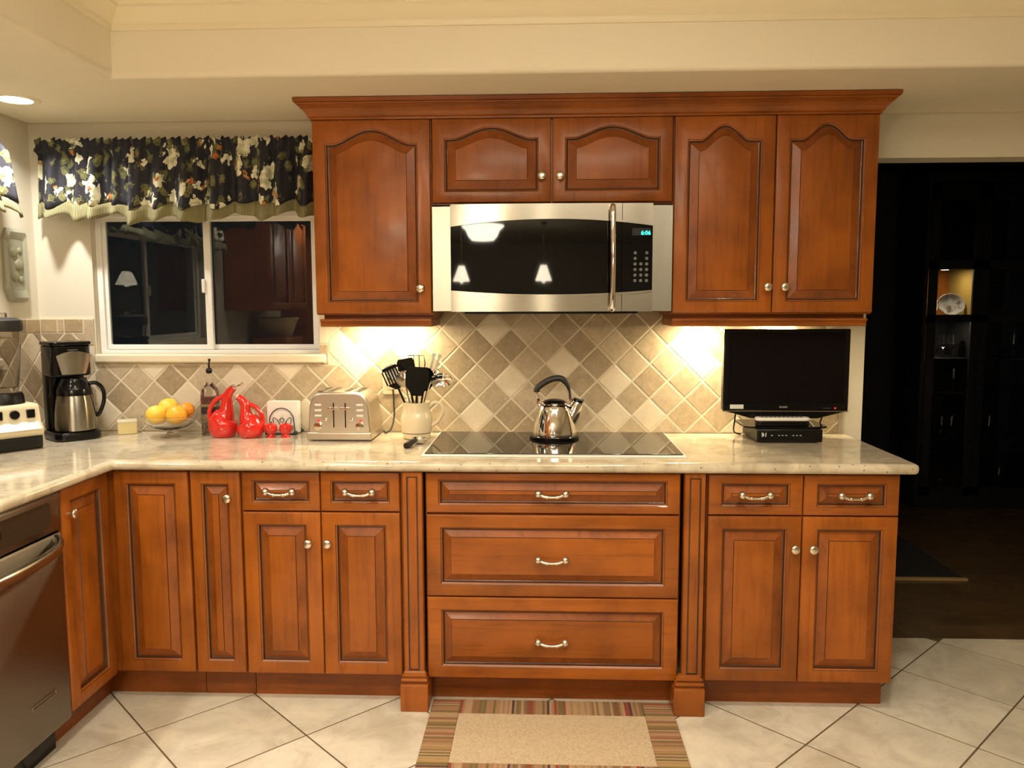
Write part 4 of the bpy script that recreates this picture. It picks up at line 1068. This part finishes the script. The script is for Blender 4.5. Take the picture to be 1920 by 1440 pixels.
obj('jar_seat', MB().lathe([(.072, .1722), (.070, .20), (.064, .214), (.0005, .215)], (0, .01, 0), 30), 'charcoal', t)
obj('jar', MB().lathe([(.050, .2155), (.054, .23), (.066, .33), (.074, .455), (.0765, .460), (.072, .455), (.062, .33), (.049, .235), (.0005, .232)], (0, .01, 0), 36, cap=False), 'smoke', t, label='clear jar')
obj('lid', MB().lathe([(.079, .452), (.081, .47), (.078, .492), (.060, .502), (.0005, .504)], (0, .01, 0), 36), 'rubber', t)
obj('lid_cap', MB().lathe([(.030, .5042), (.030, .517), (.026, .521), (.0005, .522)], (0, .01, 0), 24), 'glass', t)

# ------------------------------------------------------------------ wall plaque on the left wall
t = thing('wall_plaque', 'cream and green octagonal plaque hanging on the left wall under the valance', 'plaque', (XL, -.152, 1.63), PI/2)
oc = [(-.068, -.10), (-.044, -.15), (.060, -.15), (.068, -.14), (.068, .14), (.060, .15), (-.044, .15), (-.068, .10)]
b = MB(); k = 8; vs = []
for sc_, y in ((1, -.001), (1, -.014), (.9, -.026), (.72, -.018), (.70, -.016)): vs += [(p[0]*sc_, y, p[1]*sc_) for p in oc]
fs = [(r*k+i, r*k+(i+1) % k, (r+1)*k+(i+1) % k, (r+1)*k+i) for r in range(4) for i in range(k)]+[tuple(range(k)), tuple(4*k+i for i in range(k))]
obj('rim', b.add(vs, fs), mat('sage_glaze', (.32, .31, .22), .35), t, sharp=20)
q = MB()
for cx, cz, r_ in ((-.016, .05, .022), (.014, .0, .026), (-.012, -.05, .022), (.024, .06, .014), (.024, -.06, .016)): q.ball((cx, -.026, cz), r_, 12, 8)
q.v = [(x, -.016+(y+.026)*.5, z) for x, y, z in q.v]
obj('relief', q, 'olive', t)

# ------------------------------------------------------------------ rug
RX0, RX1, RY0, RY1 = -.402, .469, -1.113, -.598
t = thing('rug', 'tan kitchen rug with a colourful striped border lying before the wide drawers', 'rug', (0, 0, 0))
obj('rug_center', MB().box(-.299, -1.006, .0005, .364, -.700, .009), 'rugpile', t, bevel=.001)
obj('striped_border', MB().box(RX0, RY0, .0005, -.2995, RY1, .0085), 'stripe_y', t, bevel=.002)
obj('striped_border', MB().box(.3645, RY0, .0005, RX1, RY1, .0085), 'stripe_y', t, bevel=.002)
obj('striped_border', MB().box(-.299, RY0, .0005, .364, -1.0065, .0085), 'stripe_x', t, bevel=.002)
obj('striped_border', MB().box(-.299, -.6995, .0005, .364, RY1, .0085), 'stripe_x', t, bevel=.002)

# ------------------------------------------------------------------ things in the dark dining room
t = thing('area_rug', 'dark area rug with a pale bound edge on the dining room floor', 'rug', (0, 0, 0))
obj('pile', MB().box(1.1, .79, .0005, 2.24, 2.1, .010), mat('dark_rug_pile', (.012, .012, .012), .95), t)
obj('bound_edge', MB().box(1.1, .768, .0005, 2.25, .7895, .013), mat('gold_binding', (.36, .25, .09), .7), t, label='pale gold binding')
CB = 2.30
t = thing('china_cabinet', 'tall black china cabinet with glass doors in the unlit dining room', 'cabinet', (3.10, CB, 0))
def cx_(x): return x-3.10
obj('carcass', MB().box(cx_(2.665), 0, 0, cx_(2.69), .42, 2.3).box(cx_(3.53), 0, 0, cx_(3.555), .42, 2.3).box(cx_(2.69), .40, .0, cx_(3.53), .42, 2.3).box(cx_(2.665), -.01, 2.3, cx_(3.555), .42, 2.36)
    .box(cx_(2.69), .0, 0, cx_(3.53), .42, .10).box(cx_(3.028), .0, .1, cx_(3.048), .40, 2.3), 'darkwood', t)
for z in (.10, .48, .82, 1.065): obj('shelf', MB().box(cx_(2.69), .03, z, cx_(3.53), .40, z+.012), 'darkwood', t)
for z in (1.355, 1.715): obj('shelf', MB().box(cx_(2.69), .02, z, cx_(3.53), .40, z+.02), 'darkwood', t)
obj('back_panel', MB().box(cx_(2.692), .39, 1.376, cx_(3.027), .399, 1.714), 'casewood', t, label='warm lit wooden back')
obj('added_side_panel', MB().box(cx_(3.0195), .03, 1.376, cx_(3.0275), .389, 1.714), mat('lit_gold_side', (.42, .27, .07), .5), t, label='added side panel in a lit gold colour')  # added panel, its gold colour imitates a lit side of the compartment
obj('added_cabinet_lamp', MB().lathe([(.02, 1.3549), (.02, 1.348)], (cx_(2.86), .12, 0), 16), 'lens_u', t)  # added lamp, brings out the glassware on the lower shelves
arealight(t, (cx_(2.86), .12, 1.34), W_CASE*.9, .04, (1, .9, .7))
for x0, x1 in ((2.692, 3.036), (3.040, 3.528)):
    fr_ = MB().box(cx_(x0), -.022, .1, cx_(x0)+.055, 0, 2.28).box(cx_(x1)-.045, -.022, .1, cx_(x1), 0, 2.28).box(cx_(x0), -.022, .1, cx_(x1), 0, .16).box(cx_(x0), -.022, 2.18, cx_(x1), 0, 2.28).box(cx_(x0), -.022, 1.335, cx_(x1), 0, 1.385).box(cx_(x0), -.022, 1.70, cx_(x1), 0, 1.76)
    d_ = obj('door', fr_, 'darkwood', t)
    for z0_, z1_ in ((.16, 1.335), (1.385, 1.70), (1.76, 2.18)): obj('glass_pane', MB().box(cx_(x0)+.05, -.014, z0_-.004, cx_(x1)-.04, -.010, z1_+.004), 'pane', d_)
obj('added_cabinet_lamp', MB().lathe([(.03, 1.7149), (.03, 1.708)], (cx_(2.86), .12, 0), 16), 'lens_u', t)  # added lamp that makes the upper left compartment look lit
arealight(t, (cx_(2.86), .12, 1.70), W_CASE, .05, (1, .85, .6))
t = thing('platter', 'oval white platter with a flower pattern standing in the lit china cabinet', 'plate', (2.912, CB+.10, 1.3765))
mp_ = mat('flowered_china', (.72, .70, .66), .25); nz = N(mp_); no = nz.n('TexNoise', i_Vector=nz.coord((1, 1, 1)), i_Scale=28.0, i_Detail=2.0)
nz.color(nz.ramp(no.outputs[0], [(.40, (.50, .49, .47)), (.55, (.47, .45, .44)), (.60, (.40, .22, .20)), (.68, (.16, .17, .15))]))
obj('dish', MB().lathe([(.0005, .004), (.062, .004), (.075, -.004), (.090, -.010), (.092, -.008), (.076, .003), (.062, .010), (.0005, .010)], (0, 0, 0), 36, 'y', sx=1.06, sy=.86, cap=False), mp_, t, (0, .02, .0785), (-.25, 0, 0))
t = thing('small_plate', 'plain white oval dish leaning behind the flowered platter', 'plate', (2.835, CB+.23, 1.3765))
obj('dish', MB().lathe([(.0005, .004), (.05, .004), (.068, -.008), (.070, -.006), (.052, .008), (.0005, .009)], (0, 0, 0), 32, 'y', sx=.55, sy=1.1, cap=False), 'cream', t, (0, 0, .085), (-.2, 0, 0))
me_g = mesh('bowl', MB().lathe([(.026, 0), (.027, .002), (.004, .006), (.0035, .06), (.012, .07), (.028, .09), (.032, .13), (.029, .16), (.0275, .16), (.030, .13), (.026, .092), (.0005, .075)], seg=16, cap=False), 'glass', 40)
me_b = mesh('bowl', MB().lathe([(.03, 0), (.045, .012), (.066, .05), (.070, .062), (.066, .062), (.042, .016), (.0005, .008)], seg=18, cap=False), 'glass', 40)
gi = 0
for row, (zsh, items) in enumerate(((1.077, ((2.775, 'b'), (2.885, 'g'), (2.955, 'g'), (3.12, 'g'), (3.24, 'b'), (3.38, 'g'))), (.832, ((2.78, 'g'), (2.87, 'b'), (2.97, 'g'), (3.16, 'b'), (3.33, 'b'))), (.492, ((2.79, 'b'), (2.90, 'g'), (2.97, 'g'), (3.14, 'g'), (3.24, 'g'), (3.37, 'b'))), (.112, ((2.82, 'g'), (2.92, 'b'), (3.15, 'b'), (3.33, 'g'))))):
    for n_i, (x, k) in enumerate(items):
        o = obj('wine_glass' if k == 'g' else 'glass_bowl', me_g if k == 'g' else me_b, None, None, (x, CB+.14, zsh+.0006))
        tag(o, '%s on the %s glassware shelf of the dark cabinet, %s from the left' % ('stemmed glass' if k == 'g' else 'clear glass bowl', ('top', 'second', 'third', 'bottom')[row], ('first', 'second', 'third', 'fourth', 'fifth', 'sixth')[n_i]), 'glass' if k == 'g' else 'bowl', 'stemmed glasses in the china cabinet' if k == 'g' else 'glass bowls in the china cabinet')

# ------------------------------------------------------------------ things behind the camera that the window mirrors
t = thing('pantry_cabinet', 'tall cherry pantry cabinet on the left, mirrored in the window', 'cabinet', (XL, -4.0, 0), PI/2)
obj('body', MB().box(0, -.012, .1, .92, -.60, 2.2), 'wood', t); obj('toe_kick', MB().box(.002, -.1, 0, .918, -.55, .0995), 'wood_dark', t)
for x0 in (.004, .463):
    door(t, x0, .11, .453, 1.05, y=-.621); door(t, x0, 1.17, .453, 1.02, y=-.621, bump=.05, ts=.09)
t = thing('wall_cabinet', 'cherry wall cabinet on the left wall past its window, mirrored in the glass', 'cabinet', (XL, -2.72, ZU0), PI/2)
obj('body', MB().box(0, -.012, -.006, .84, -.314, 2.175-ZU0), 'wood', t)
for x0 in (.003, .422): door(t, x0, 0, .415, ZU1-ZU0, y=-.335, bump=.056, afr=.7, ts=.092)
t = thing('bread_box', 'wooden bread box on the left counter, outside the photo', 'box', (-2.02, -2.45, .914), PI/2)
obj('case', MB().box(-.2, -.13, 0, .2, .13, .31), 'casewood', t, bevel=.01)
t = thing('basket', 'wicker basket mirrored in the right window sash', 'basket', (-2.02, -2.45, 1.2245))
q = MB().lathe([(.10, 0), (.105, .004), (.15, .13), (.155, .14), (.148, .13), (.10, .01), (.0005, .008)], seg=28, cap=False)
obj('weave', q, 'wicker', t)
obj('rim', MB().tube([(.152*math.cos(2*PI*i/24), .152*math.sin(2*PI*i/24), .138) for i in range(24)], .008, 8, closed=True), 'bread', t)
